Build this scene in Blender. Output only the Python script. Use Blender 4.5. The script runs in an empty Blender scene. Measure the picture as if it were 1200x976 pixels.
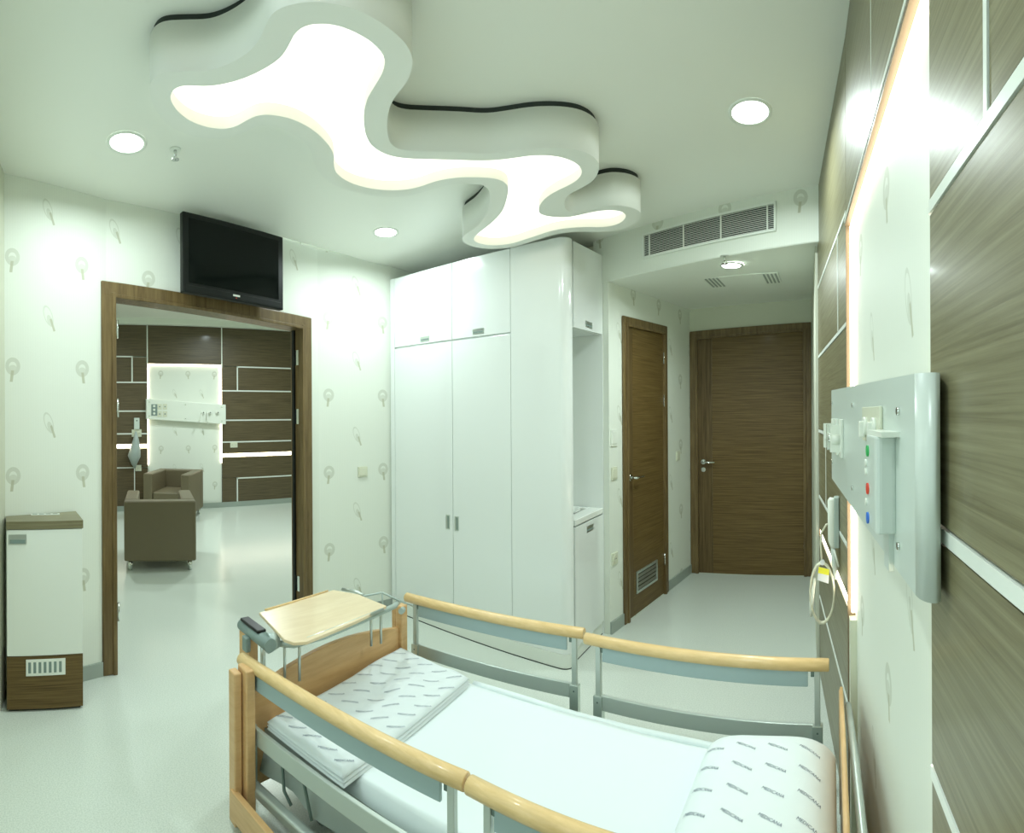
import bpy, bmesh, math, random
from mathutils import Matrix, Vector

random.seed(4)
sc = bpy.context.scene
COL = sc.collection

# ------------------------------------------------------------------ camera, world, exposure
CAM_H = 1.55
cam_d = bpy.data.cameras.new('camera')
cam_d.type = 'PANO'
cam_d.panorama_type = 'CENTRAL_CYLINDRICAL'
FPX = 620.0                                   # pixels per radian of the stitched cylindrical picture
cam_d.central_cylindrical_radius = 1.0
cam_d.central_cylindrical_range_u_min = -600 / FPX
cam_d.central_cylindrical_range_u_max = 600 / FPX
cam_d.central_cylindrical_range_v_max = 485 / FPX
cam_d.central_cylindrical_range_v_min = -491 / FPX
cam = bpy.data.objects.new('camera', cam_d)
COL.objects.link(cam)
cy, sy, rho = math.cos(math.radians(34.5)), math.sin(math.radians(34.5)), .006
right = Vector((cy, sy, -rho)).normalized()
fwd = Vector((-sy, cy, 0)).normalized()
up = right.cross(fwd)
cam.matrix_world = Matrix(((right.x, up.x, -fwd.x, 0), (right.y, up.y, -fwd.y, 0), (right.z, up.z, -fwd.z, CAM_H), (0, 0, 0, 1)))
cam_d.clip_start = .02
sc.camera = cam

w = bpy.data.worlds.new('world'); sc.world = w; w.use_nodes = True
w.node_tree.nodes['Background'].inputs[0].default_value = (.82, 1.0, 1.0, 1)
w.node_tree.nodes['Background'].inputs[1].default_value = 1.15
sc.view_settings.view_transform = 'Standard'
sc.view_settings.look = 'None'
sc.view_settings.gamma = 1
sc.view_settings.use_curve_mapping = False
sc.view_settings.exposure = 0.60
sc.cycles.use_denoising = True
sc.cycles.max_bounces = 10
sc.cycles.diffuse_bounces = 6
sc.cycles.sample_clamp_indirect = 6

LIGHT_TINT = (.87, 1.0, .99)
WARM = (1.0, .93, .78)

# ------------------------------------------------------------------ materials
class N:
    """a node value with arithmetic"""
    nt = None
    def __init__(s, v): s.v = v
    @staticmethod
    def op(o, *a, clamp=False):
        n = N.nt.nodes.new('ShaderNodeMath'); n.operation = o; n.use_clamp = clamp
        for i, x in enumerate(a):
            if isinstance(x, N): N.nt.links.new(x.v, n.inputs[i])
            else: n.inputs[i].default_value = x
        return N(n.outputs[0])
    def __add__(s, o): return N.op('ADD', s, o)
    __radd__ = __add__
    def __sub__(s, o): return N.op('SUBTRACT', s, o)
    def __rsub__(s, o): return N.op('SUBTRACT', o, s)
    def __mul__(s, o): return N.op('MULTIPLY', s, o)
    __rmul__ = __mul__
    def __truediv__(s, o): return N.op('DIVIDE', s, o)

def lt(a, b, soft=.002):       # 1 where a < b
    return N.op('MULTIPLY', (b - a) if isinstance(b, N) else N.op('SUBTRACT', b, a), 1 / soft, clamp=True)

def mat(name, col, rough=.5, metal=0, spec=.5, coat=0, emit=None, estr=0, alpha=1, trans=0, bump=0, bscale=60, sheen=0):
    m = bpy.data.materials.new(name); m.use_nodes = True
    b = m.node_tree.nodes['Principled BSDF']
    b.inputs['Base Color'].default_value = (*col, 1)
    b.inputs['Roughness'].default_value = rough
    b.inputs['Metallic'].default_value = metal
    b.inputs['Specular IOR Level'].default_value = spec
    b.inputs['Coat Weight'].default_value = coat
    b.inputs['Coat Roughness'].default_value = .08
    b.inputs['Transmission Weight'].default_value = trans
    b.inputs['Alpha'].default_value = alpha
    if sheen: b.inputs['Sheen Weight'].default_value = sheen
    if emit:
        b.inputs['Emission Color'].default_value = (*emit, 1); b.inputs['Emission Strength'].default_value = estr
    if bump:
        nt = m.node_tree
        t = nt.nodes.new('ShaderNodeTexNoise'); t.inputs['Scale'].default_value = bscale; t.inputs['Detail'].default_value = 4
        tc = nt.nodes.new('ShaderNodeTexCoord'); nt.links.new(tc.outputs['Object'], t.inputs['Vector'])
        bp = nt.nodes.new('ShaderNodeBump'); bp.inputs['Strength'].default_value = bump; bp.inputs['Distance'].default_value = .004
        nt.links.new(t.outputs['Fac'], bp.inputs['Height']); nt.links.new(bp.outputs[0], b.inputs['Normal'])
    return m

def wood(name, dark, light, scale=(1.2, 1.2, 42), rough=.4, coat=.25, amt=1, spec=.5):
    m = mat(name, dark, rough, coat=coat, spec=spec); nt = m.node_tree; b = nt.nodes['Principled BSDF']
    b.inputs['Coat Roughness'].default_value = .12
    tc = nt.nodes.new('ShaderNodeTexCoord'); mp = nt.nodes.new('ShaderNodeMapping'); mp.inputs['Scale'].default_value = scale
    nt.links.new(tc.outputs['Object'], mp.inputs[0])
    t = nt.nodes.new('ShaderNodeTexNoise'); t.inputs['Scale'].default_value = 2.2; t.inputs['Detail'].default_value = 7; t.inputs['Roughness'].default_value = .65; t.inputs['Distortion'].default_value = .35
    nt.links.new(mp.outputs[0], t.inputs['Vector'])
    r = nt.nodes.new('ShaderNodeValToRGB'); e = r.color_ramp.elements
    e[0].position = .34; e[0].color = (*dark, 1); e[1].position = .68; e[1].color = (*light, 1)
    nt.links.new(t.outputs['Fac'], r.inputs[0]); nt.links.new(r.outputs[0], b.inputs['Base Color'])
    bp = nt.nodes.new('ShaderNodeBump'); bp.inputs['Strength'].default_value = .12 * amt; bp.inputs['Distance'].default_value = .002
    nt.links.new(t.outputs['Fac'], bp.inputs['Height']); nt.links.new(bp.outputs[0], b.inputs['Normal'])
    return m

def wallpaper(name, u0, pu, z0, pz, base=(.76, .80, .72)):
    """pale paper with a staggered print of rings on stems and slim leaves, in metres of the wall's own frame"""
    m = mat(name, base, .55, spec=.35); nt = m.node_tree; N.nt = nt; b = nt.nodes['Principled BSDF']
    tc = nt.nodes.new('ShaderNodeTexCoord'); sp = nt.nodes.new('ShaderNodeSeparateXYZ'); nt.links.new(tc.outputs['Object'], sp.inputs[0])
    u, z = N(sp.outputs[0]), N(sp.outputs[2])
    def cell(cu, cz):
        a = (u - cu) / pu + 100.5; c = (z - cz) / pz + 100.5
        ia = N.op('FLOOR', a); ic = N.op('FLOOR', c)
        return (a - ia - .5) * pu, (c - ic - .5) * pz, ia, ic
    # ring motif
    x, y, ia, ic = cell(u0, z0)
    s = N.op('MULTIPLY', N.op('MODULO', ia, 2.0) - .5, .5)
    r = N.op('SQRT', x * x * 1.25 + (y - .01) * (y - .01))
    ring = lt(r, .050) * (1 - lt(r, .026))
    fill = lt(N.op('SQRT', x * x + (y + .012) * (y + .012)), .03)
    sx = x - (0 - y) * s * .5
    stem = lt(N.op('ABSOLUTE', sx), .0095) * lt(y, -.012) * lt(0 - y, .078)
    ringm = N.op('MAXIMUM', ring, fill * .8)
    # leaf motif
    x2, y2, ja, jc = cell(u0 + pu / 2, z0 + pz / 2)
    xr = x2 * .94 + y2 * .32; yr = y2 * .94 - x2 * .32
    e = N.op('SQRT', xr * xr * 5.2 + yr * yr)
    leaf = lt(e, .062) * (1 - lt(e, .050))
    fill2 = lt(N.op('SQRT', xr * xr * 5.2 + (yr + .03) * (yr + .03)), .036)
    stem2 = lt(N.op('ABSOLUTE', xr - .008), .0075) * lt(yr, -.02) * lt(0 - yr, .095)
    pale = N.op('MAXIMUM', ringm, N.op('MAXIMUM', leaf * .8, fill2 * .8))
    dark = N.op('MAXIMUM', stem, stem2)
    def mix(fac, c1, c2, prev=None):
        n = nt.nodes.new('ShaderNodeMix'); n.data_type = 'RGBA'
        nt.links.new(fac.v, n.inputs['Factor'])
        if prev is None: n.inputs['A'].default_value = (*c1, 1)
        else: nt.links.new(prev, n.inputs['A'])
        n.inputs['B'].default_value = (*c2, 1)
        return n.outputs['Result']
    # fine vertical ribbing of the paper
    rib = N.op('MULTIPLY', N.op('SINE', u * 420.0) * .5 + .5, .12)
    c = mix(rib, base, tuple(v * .86 for v in base))
    c = mix(pale * .75, None, (.56, .59, .50), c)
    c = mix(dark * .8, None, (.46, .47, .34), c)
    nt.links.new(c, b.inputs['Base Color'])
    return m

WHITE = (.78, .82, .76)
M = dict(
    ceiling=mat('ceiling paint', (.84, .86, .80), .35, spec=.5),
    soffit=mat('soffit paint', (.82, .86, .79), .7, spec=.3),
    plainwall=mat('plain paper', (.60, .62, .50), .7),
    gloss=mat('white gloss laminate', (.80, .84, .82), .16, spec=.5, coat=.4),
    satin=mat('white satin', (.78, .82, .76), .35),
    shell=mat('fixture shell white', (.82, .84, .79), .5),
    dark=wood('dark brown laminate', (.080, .048, .012), (.185, .122, .042), (1.1, 1.1, 55), .5, .06, spec=.28),
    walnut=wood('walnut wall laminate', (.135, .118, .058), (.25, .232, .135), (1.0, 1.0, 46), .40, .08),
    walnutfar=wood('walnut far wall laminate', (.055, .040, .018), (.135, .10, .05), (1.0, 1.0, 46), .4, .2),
    frame=wood('door frame laminate', (.095, .060, .020), (.195, .135, .055), (14, 14, 1.2), .45, .12, spec=.35),
    doorv=wood('door stile laminate', (.070, .043, .013), (.150, .100, .040), (30, 30, 1.1), .5, .06, spec=.28),
    bedwood=wood('beech foil', (.60, .36, .16), (.70, .46, .22), (2, 2, 18), .4, .2, .4),
    rail=wood('beech rail', (.66, .46, .20), (.80, .58, .29), (5, 30, 30), .38, .3, .3),
    traywood=wood('pale maple laminate', (.68, .54, .34), (.78, .65, .44), (12, 1.5, 1), .3, .4, .3),
    edge=mat('raw wood edge', (.20, .15, .09), .5),
    strip=mat('white inlay strip', (.80, .84, .78), .3),
    led=mat('warm light strip', (1, .95, .85), .5, emit=(1.0, .88, .70), estr=5.5),
    glowplate=mat('lit white plate', (.95, .95, .9), .6, emit=(1.0, .97, .88), estr=.74),
    inner=mat('fixture inner rim', (.90, .88, .80), .6),
    lens=mat('downlight lens', (1, 1, 1), .4, emit=(.93, 1.0, .97), estr=5),
    alu=mat('brushed aluminium', (.62, .68, .64), .32, metal=.9),
    steel=mat('polished steel', (.72, .75, .72), .14, metal=1),
    grey=mat('grey metal paint', (.42, .50, .47), .4, metal=.35),
    silver=mat('silver bed paint', (.50, .56, .52), .35, metal=.4),
    bluegrey=mat('blue grey panel', (.34, .45, .46), .35),
    darkgrey=mat('dark grey plastic', (.13, .19, .17), .4),
    midgrey=mat('mid grey plastic', (.20, .27, .25), .45),
    black=mat('black plastic', (.006, .008, .007), .35, spec=.3),
    screen=mat('screen glass', (.003, .005, .004), .10, spec=.18),
    base=mat('grey vinyl skirting', (.33, .38, .34), .45),
    plastic=mat('white plastic', (.76, .80, .72), .35),
    cream=mat('cream plastic', (.66, .68, .54), .4),
    panel=mat('pale grey metal panel', (.60, .67, .62), .32, spec=.5),
    sheet=mat('white cotton sheet', (.72, .80, .81), .85, sheen=.2, bump=.15, bscale=9),
    blanket=mat('white printed cotton', (.68, .75, .76), .9, sheen=.3, bump=.25, bscale=14),
    drape=mat('grey plastic drape', (.36, .42, .40), .3),
    print=mat('grey print', (.17, .21, .28), .9),
    leather=mat('olive brown leatherette', (.155, .128, .075), .45, bump=.1, bscale=80),
    red=mat('red dot', (.7, .05, .02), .4), green=mat('green dot', (.02, .42, .10), .4), blue=mat('blue dot', (.02, .15, .62), .4),
    yellow=mat('yellow label', (.85, .82, .05), .5), label=mat('white label', (.75, .78, .8), .5), cord=mat('cream cord', (.66, .66, .52), .45),
    shadow=mat('dark recess', (.03, .04, .035), .8), ceramic=mat('white ceramic', (.85, .88, .84), .12, coat=.5),
    glass=mat('clear flask', (.75, .85, .8), .05, trans=.85, alpha=1),
)

def floor_mat():
    m = mat('pale green grey vinyl', (.50, .56, .52), .20, spec=.5); nt = m.node_tree; b = nt.nodes['Principled BSDF']
    tc = nt.nodes.new('ShaderNodeTexCoord'); t = nt.nodes.new('ShaderNodeTexNoise'); t.inputs['Scale'].default_value = 160; t.inputs['Detail'].default_value = 3
    nt.links.new(tc.outputs['Object'], t.inputs['Vector'])
    r = nt.nodes.new('ShaderNodeValToRGB'); e = r.color_ramp.elements
    e[0].position = .35; e[0].color = (.54, .60, .54, 1); e[1].position = .62; e[1].color = (.66, .71, .65, 1)
    nt.links.new(t.outputs['Fac'], r.inputs[0]); nt.links.new(r.outputs[0], b.inputs['Base Color'])
    return m
M['floor'] = floor_mat()
def pane_mat():
    m = bpy.data.materials.new('window glass'); m.use_nodes = True; nt = m.node_tree; nt.nodes.clear()
    o = nt.nodes.new('ShaderNodeOutputMaterial'); t = nt.nodes.new('ShaderNodeBsdfTransparent'); g = nt.nodes.new('ShaderNodeBsdfGlossy'); mx = nt.nodes.new('ShaderNodeMixShader')
    t.inputs[0].default_value = (.97, .99, .98, 1); g.inputs['Roughness'].default_value = .02; mx.inputs[0].default_value = .06
    nt.links.new(t.outputs[0], mx.inputs[1]); nt.links.new(g.outputs[0], mx.inputs[2]); nt.links.new(mx.outputs[0], o.inputs[0]); return m
M['pane'] = pane_mat()

# ------------------------------------------------------------------ mesh helpers
class MB:
    def __init__(s): s.v = []; s.f = []; s.sm = []
    def add(s, vs, fs, smooth=False):
        o = len(s.v); s.v += [tuple(p) for p in vs]; s.f += [tuple(i + o for i in f) for f in fs]; s.sm += [smooth] * len(fs); return s
    def box(s, x0, x1, y0, y1, z0, z1):
        return s.hexa([(x0, y0, z0), (x1, y0, z0), (x1, y1, z0), (x0, y1, z0), (x0, y0, z1), (x1, y0, z1), (x1, y1, z1), (x0, y1, z1)])
    def hexa(s, p):
        return s.add(p, [(3, 2, 1, 0), (4, 5, 6, 7), (0, 1, 5, 4), (1, 2, 6, 5), (2, 3, 7, 6), (3, 0, 4, 7)])
    def prism(s, poly, z0, z1, smooth=False):
        """poly in x,y ; z0,z1 numbers or functions of (x,y)"""
        n = len(poly); a = (lambda x, y: z0) if not callable(z0) else z0; b = (lambda x, y: z1) if not callable(z1) else z1
        vs = [(x, y, a(x, y)) for x, y in poly] + [(x, y, b(x, y)) for x, y in poly]
        s.add(vs, [tuple(range(n))[::-1], tuple(range(n, 2 * n))])
        o = len(s.v) - 2 * n
        for i in range(n):
            j = (i + 1) % n; s.f.append((o + i, o + j, o + n + j, o + n + i)); s.sm.append(smooth)
        return s
    def cyl(s, c, r, h, axis=2, seg=20, r2=None):
        """cylinder from c along +axis of length h"""
        r2 = r if r2 is None else r2; vs = []
        for k, (rr, hh) in enumerate(((r, 0), (r2, h))):
            for i in range(seg):
                a = 2 * math.pi * i / seg; p = [0, 0, 0]; p[axis] = hh; p[(axis + 1) % 3] = rr * math.cos(a); p[(axis + 2) % 3] = rr * math.sin(a)
                vs.append((c[0] + p[0], c[1] + p[1], c[2] + p[2]))
        s.add(vs, [(i, (i + 1) % seg, seg + (i + 1) % seg, seg + i) for i in range(seg)], True)
        o = len(s.v) - 2 * seg
        s.f += [tuple(o + i for i in range(seg))[::-1], tuple(o + seg + i for i in range(seg))]; s.sm += [False, False]
        return s
    def tube(s, pts, r, seg=10, cap=True):
        pts = [Vector(p) for p in pts]; rings = []; n = len(pts); prev = None
        rr = r if isinstance(r, (list, tuple)) else [r] * n
        for i, p in enumerate(pts):
            t = (pts[min(i + 1, n - 1)] - pts[max(i - 1, 0)]).normalized()
            if prev is None:
                a = Vector((0, 0, 1)) if abs(t.z) < .9 else Vector((1, 0, 0)); u = t.cross(a).normalized()
            else:
                u = (prev - t * prev.dot(t)).normalized()
            prev = u; v = t.cross(u)
            rings.append([p + (u * math.cos(2 * math.pi * k / seg) + v * math.sin(2 * math.pi * k / seg)) * rr[i] for k in range(seg)])
        vs = [q for rg in rings for q in rg]
        s.add(vs, [(i * seg + k, i * seg + (k + 1) % seg, (i + 1) * seg + (k + 1) % seg, (i + 1) * seg + k) for i in range(n - 1) for k in range(seg)], True)
        if cap:
            o = len(s.v) - n * seg
            s.f += [tuple(o + k for k in range(seg))[::-1], tuple(o + (n - 1) * seg + k for k in range(seg))]; s.sm += [False, False]
        return s
    def build(s, name, m, parent=None, mw=None, bevel=0, seg=2, sub=0):
        me = bpy.data.meshes.new(name); me.from_pydata(s.v, [], s.f); me.update()
        me.polygons.foreach_set('use_smooth', s.sm)
        bm = bmesh.new(); bm.from_mesh(me); bmesh.ops.recalc_face_normals(bm, faces=bm.faces); bm.to_mesh(me); bm.free()
        o = bpy.data.objects.new(name, me); COL.objects.link(o); me.materials.append(M[m] if isinstance(m, str) else m)
        if parent: o.parent = parent
        if mw is not None: o.matrix_world = mw
        if bevel:
            b = o.modifiers.new('bevel', 'BEVEL'); b.width = bevel; b.segments = seg; b.limit_method = 'ANGLE'; b.angle_limit = math.radians(40)
        if sub:
            b = o.modifiers.new('sub', 'SUBSURF'); b.levels = sub; b.render_levels = sub
        return o

def frame_of(p, q, z=0):
    """x runs along p->q, y is the horizontal normal to its left, z up"""
    d = Vector((q[0] - p[0], q[1] - p[1], 0)).normalized(); n = Vector((-d.y, d.x, 0))
    return Matrix(((d.x, n.x, 0, p[0]), (d.y, n.y, 0, p[1]), (0, 0, 1, z), (0, 0, 0, 1)))
def length(p, q): return math.hypot(q[0] - p[0], q[1] - p[1])
def thing(name, label, cat, mw=None, group=None):
    o = bpy.data.objects.new(name, None); COL.objects.link(o); o.empty_display_size = .1
    if mw is not None: o.matrix_world = mw
    o['label'] = label; o['category'] = cat
    if group: o['group'] = group
    return o
def tag(o, label, cat, group=None):
    o['label'] = label; o['category'] = cat
    if group: o['group'] = group
    return o
def stuff(o): o['kind'] = 'stuff'; return o
def struct(o): o['kind'] = 'structure'; return o
def T(x, y, z=0, rz=0): return Matrix.Translation((x, y, z)) @ Matrix.Rotation(rz, 4, 'Z')

def rounded(x0, x1, y0, y1, r, seg=6):
    out = []
    for cx, cyy, a0 in ((x1 - r, y0 + r, -90), (x1 - r, y1 - r, 0), (x0 + r, y1 - r, 90), (x0 + r, y0 + r, 180)):
        for k in range(seg + 1):
            a = math.radians(a0 + 90 * k / seg); out.append((cx + r * math.cos(a), cyy + r * math.sin(a)))
    return out

# ------------------------------------------------------------------ room shell
def CE(x, y): return 2.74 + .045 * (x + 3.1) + .055 * (2.8 - y)       # the ceiling is a little canted
K = [(-2.93, .03), (-3.12, .64), (-3.247, 2.235), (-3.12, 2.85), (-3.10, 3.50)]
RA, RB, RC, RD = (-.07, 3.12), (.06, 1.95), (.15, .70), (.24, -.70)
S0, S1 = (-1.505, 3.41), (-1.345, 4.955)
E1 = (-.15, 5.0)

def wall_seg(name, p, q, m, th=.12, top=None, z0=0, parent=None, u0=0, u1=None):
    """wall whose room face is the line p->q (room on the right of it); top follows the ceiling plane"""
    F = frame_of(p, q); L = length(p, q); u1 = L if u1 is None else u1
    def tz(u, v):
        if top is not None: return top(u) if callable(top) else top
        P = F @ Vector((u, v, 0)); return CE(P.x, P.y) + .02
    def bz(u): return z0(u) if callable(z0) else z0
    b = MB().hexa([(u0, 0, bz(u0)), (u1, 0, bz(u1)), (u1, th, bz(u1)), (u0, th, bz(u0)), (u0, 0, tz(u0, 0)), (u1, 0, tz(u1, 0)), (u1, th, tz(u1, th)), (u0, th, tz(u0, th))])
    return b.build(name, m, parent, F if parent is None else None)

struct(MB().prism([(-9.0, -1.6), (1.2, -1.6), (1.2, 6.6), (-9.0, 6.6)], -.12, 0).build('floor', 'floor'))
struct(MB().prism([(-3.16, -.75), (.5, -.75), (.5, 5.1), (-3.16, 5.1)], CE, lambda x, y: CE(x, y) + .12).build('ceiling', 'ceiling'))

WP0 = wallpaper('wallpaper near corner', .047, .43, 1.21, .61)
WP1 = wallpaper('wallpaper beside doorway', .274, .44, 1.21, .59)
WP1B = wallpaper('wallpaper right of doorway', 1.412, .44, 1.21, .59)
WP2 = wallpaper('wallpaper far corner', .084, .467, 1.11, .58)
WP3 = wallpaper('wallpaper corridor', .83, .47, 1.25, .60)
WP4 = wallpaper('wallpaper bed niche', .20, .48, 1.48, .60)
WP5 = wallpaper('wallpaper soffit', 1.42, .48, 2.79, 1.60)

# TV wall with the wide doorway (opening 0.09..1.44 along K1->K2)
wl = struct(wall_seg('wall_left', K[0], K[1], WP0))
DU0, DU1 = .045, 1.455
def dtop(u): return 2.335 - (u - .0) * .066
F12 = frame_of(K[1], K[2]); L12 = length(K[1], K[2])
b = MB()
def CEl(F, u, v=0):
    P = F @ Vector((u, v, 0)); return CE(P.x, P.y) + .02
for (a, c, lo) in ((DU1, L12, 0), (DU0, DU1, 1), (0, DU0, 0)):
    if a == DU1:
        b = MB()
    za, zc = (dtop(a), dtop(c)) if lo else (0, 0)
    b.hexa([(a, 0, za), (c, 0, zc), (c, .12, zc), (a, .12, za), (a, 0, CEl(F12, a)), (c, 0, CEl(F12, c)), (c, .12, CEl(F12, c)), (a, .12, CEl(F12, a))])
    if a == DU1:
        struct(b.build('wall_left_beside_door', WP1B, None, F12)); b = MB()
    elif a == 0: struct(b.build('wall_left_doorway', WP1, None, F12))

struct(wall_seg('wall_left_back', K[2], K[3], WP2))
struct(wall_seg('wall_left_corner', K[3], K[4], WP2))
struct(wall_seg('wall_back', K[4], (-1.505, 3.47), 'plainwall'))
sw = struct(wall_seg('wall_corridor', S0, S1, WP3, u0=-.024))
struct(wall_seg('wall_end', S1, (.0, 5.006), 'plainwall'))
struct(wall_seg('wall_corridor_right', (-.17, 5.02), (-.088, 3.15), 'plainwall'))
FWf = frame_of((.30, -.66), K[0]); LWf = length((.30, -.66), K[0])
def wpiece(name, u0, u1, z0, z1): 
    return struct(MB().hexa([(u0, 0, z0), (u1, 0, z0), (u1, .12, z0), (u0, .12, z0), (u0, 0, z1 or CEl_(u0)), (u1, 0, z1 or CEl_(u1)), (u1, .12, z1 or CEl_(u1)), (u0, .12, z1 or CEl_(u0))]).build(name, 'plainwall', None, FWf))
def CEl_(u):
    P = FWf @ Vector((u, 0, 0)); return CE(P.x, P.y) + .02
wpiece('wall_front_left', 0, .45, 0, None); wpiece('wall_front_right', LWf - .35, LWf, 0, None)
wpiece('wall_front_sill', .45, LWf - .35, 0, .85); wpiece('wall_front_head', .45, LWf - .35, 2.45, None)
wn = bpy.data.objects.new('added_window_1', None); COL.objects.link(wn); wn.matrix_world = FWf; wn['kind'] = 'structure'  # unseen window, added to let soft fill daylight into the room
for (a, c, z0, z1) in ((.45, LWf - .35, .85, .91), (.45, LWf - .35, 2.39, 2.45), (.45, .51, .91, 2.39), (LWf - .41, LWf - .35, .91, 2.39), (1.60, 1.67, .91, 2.39)):
    MB().box(a, c, .04, .09, z0, z1).build('added_window_frame', 'satin', wn)
for (a, c) in ((.51, 1.60), (1.67, LWf - .41)): MB().box(a, c, .062, .068, .91, 2.39).build('pane', 'pane', wn)

# soffit over the corridor
SF0, SF1, SB1, SB0 = (-1.60, 3.393), (-.055, 3.057), (-.02, 5.05), (-1.42, 5.05)
def sof(x, y): return 2.472 + .055 * (x + 1.55) + .045 * (y - 3.38)
FS = frame_of((-1.556, 3.384), (-.07, 3.06)); FSi = FS.inverted()
pts = [FSi @ Vector((x, y, 0)) for x, y in (SF0, SF1, SB1, SB0)]
def wz(f):
    def g(u, v):
        P = FS @ Vector((u, v, 0)); return f(P.x, P.y)
    return g
struct(MB().prism([(p.x, p.y) for p in pts], wz(sof), wz(lambda x, y: CE(x, y) + .01)).build('wall_soffit', WP5, None, FS))

struct(MB().prism([(p.x, p.y + .004) for p in pts[:2]] + [(p.x, p.y) for p in pts[2:]], wz(lambda x, y: sof(x, y) - .004), wz(sof)).build('ceiling_corridor', 'soffit', None, FS))
# baseboards
def baseboard(name, p, q, u0, u1, h=.085, parent=None):
    F = frame_of(p, q)
    return struct(MB().box(u0, u1, -.012, 0, 0, h).build(name, 'base', None, F))
baseboard('baseboard_left', K[0], K[1], 0, length(K[0], K[1]))
baseboard('baseboard_left_back', K[1], K[2], DU1 + .15, L12)
baseboard('baseboard_left_corner', K[2], K[3], 0, length(K[2], K[3]))
baseboard('baseboard_corridor', S0, S1, -.024, .165)
baseboard('baseboard_corridor_end', S0, S1, .99, length(S0, S1))

# ------------------------------------------------------------------ right wall: wallpaper niche, laminate panels, inlay strips, light strips
def rw(name, p, q, m, th=.10, off=0, ztop=None): return wall_seg(name, p, q, m, th, ztop)
n1 = MB()
FR = frame_of(RB, RC); LR = length(RB, RC)         # x runs towards the viewer, y into the wall (+X)
# wall core behind everything
core = MB()
for (p, q) in ((RA, RB), (RB, RC), (RC, RD)):
    Fp = frame_of(p, q); L = length(p, q)
    pts = [Fp @ Vector(v) for v in ((0, .045, 0), (L, .045, 0), (L, .16, 0), (0, .16, 0))]
    core.prism([(v.x, v.y) for v in pts], 0, lambda x, y: CE(x, y) + .02)
wr = struct(core.build('wall_right', 'plainwall'))
NZ = 2.245
nb = MB().box(.0, LR, .028, .044, 0, NZ + .02).build('wall_right_niche', WP4, None, FR); struct(nb)
PANEL_T = .028
def panels(p, q, rects, m, rootname, gap=.0, top=None):
    """laminate boards of a wall, each its own piece, on a structure root"""
    F = frame_of(p, q); root = bpy.data.objects.new(rootname, None); COL.objects.link(root); root.matrix_world = F; root['kind'] = 'structure'
    for (u0, u1, z0, z1) in rects:
        za, zc = (z1, z1) if z1 is not None else (CEl(F, u0) - .015, CEl(F, u1) - .015)
        g = .0025
        MB().hexa([(u0 + g, 0, z0 + g), (u1 - g, 0, z0 + g), (u1 - g, PANEL_T, z0 + g), (u0 + g, PANEL_T, z0 + g),
                   (u0 + g, 0, za - g), (u1 - g, 0, zc - g), (u1 - g, PANEL_T, zc - g), (u0 + g, PANEL_T, za - g)]).build('panel', m, root)
    return root
def strips(root, lst, t=.006, m='strip'):
    for (u0, u1, z0, z1) in lst:
        MB().box(u0, u1, -t * .3, PANEL_T, z0, z1).build('inlay_strip', m, root)

LA = length(RA, RB); s = .012
# far boards (beyond the niche)
ra = panels(RA, RB, [(0, LA, 0, .455), (0, LA, .475, .83), (0, LA, .87, 1.045), (0, LA, 1.065, 1.43), (0, LA, 1.45, 1.865), (.0, .92, 1.885, 2.275), (.94, LA, 1.885, 2.275), (0, LA, 2.295, None)], 'walnut', 'wall_right_boards_far')
strips(ra, [(0, LA, .457, .473), (0, LA, 1.047, 1.063), (0, LA, 1.432, 1.448), (0, LA, 1.867, 1.883), (0, LA, 2.277, 2.293), (.922, .938, 1.885, 2.275), (.40, .412, 1.065, 1.43)])
MB().box(0, LA, .006, .03, .832, .868).build('light_strip', 'led', ra)
MB().box(LA - .004, LA + .005, -.001, .04, 0, NZ).build('wood_edge', 'edge', ra)
MB().box(-.014, -.002, .0, .10, 0, 2.80).build('wood_edge', 'doorv', ra)
# boards above the niche
LN = LR
rb = panels(RB, RC, [(0, .62, NZ, None), (.63, 1.19, NZ, None)], 'walnut', 'wall_right_boards_above')
MB().box(.621, .629, 0, PANEL_T, NZ, 2.89).build('inlay_strip', 'strip', rb)
MB().box(0, 1.19, -.004, .03, NZ - .012, NZ - .001).build('wood_edge', 'edge', rb)
MB().box(0, 1.19, -.006, .0, NZ, NZ + .012).build('inlay_strip', 'strip', rb)
# near boards start 1.19 m along the niche wall and carry on to the viewer
n0u = 1.19
P0 = FR @ Vector((n0u, 0, 0)); NC = (P0.x, P0.y)
FN = frame_of(NC, RD); LNn = length(NC, RD)
rc = panels(NC, RD, [(0, LNn, 0, .50), (0, LNn, .52, 1.012), (0, LNn, 1.032, 1.372), (0, LNn, 1.394, 1.838), (0, .232, 1.858, 2.20), (.244, LNn, 1.858, 2.20), (0, .232, 2.20, None), (.244, LNn, 2.20, None)], 'walnut', 'wall_right_boards_near')
strips(rc, [(0, LNn, .502, .518), (0, LNn, 1.013, 1.031), (0, LNn, 1.373, 1.393), (0, LNn, 1.839, 1.857), (.2325, .2435, 1.857, 2.86)])
# hidden-edge light strips round the niche
MB().box(.012, .030, .012, .027, .82, NZ - .02).build('light_strip', 'led', nb)
MB().box(.03, 1.18, .012, .026, NZ - .036, NZ - .018).build('light_strip', 'led', nb)
MB().box(1.165, 1.182, .012, .027, .82, NZ - .02).build('light_strip', 'led', nb)
MB().box(.0, .05, .004, .028, 0, .80).build('conduit_cover', 'cream', nb)

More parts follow.
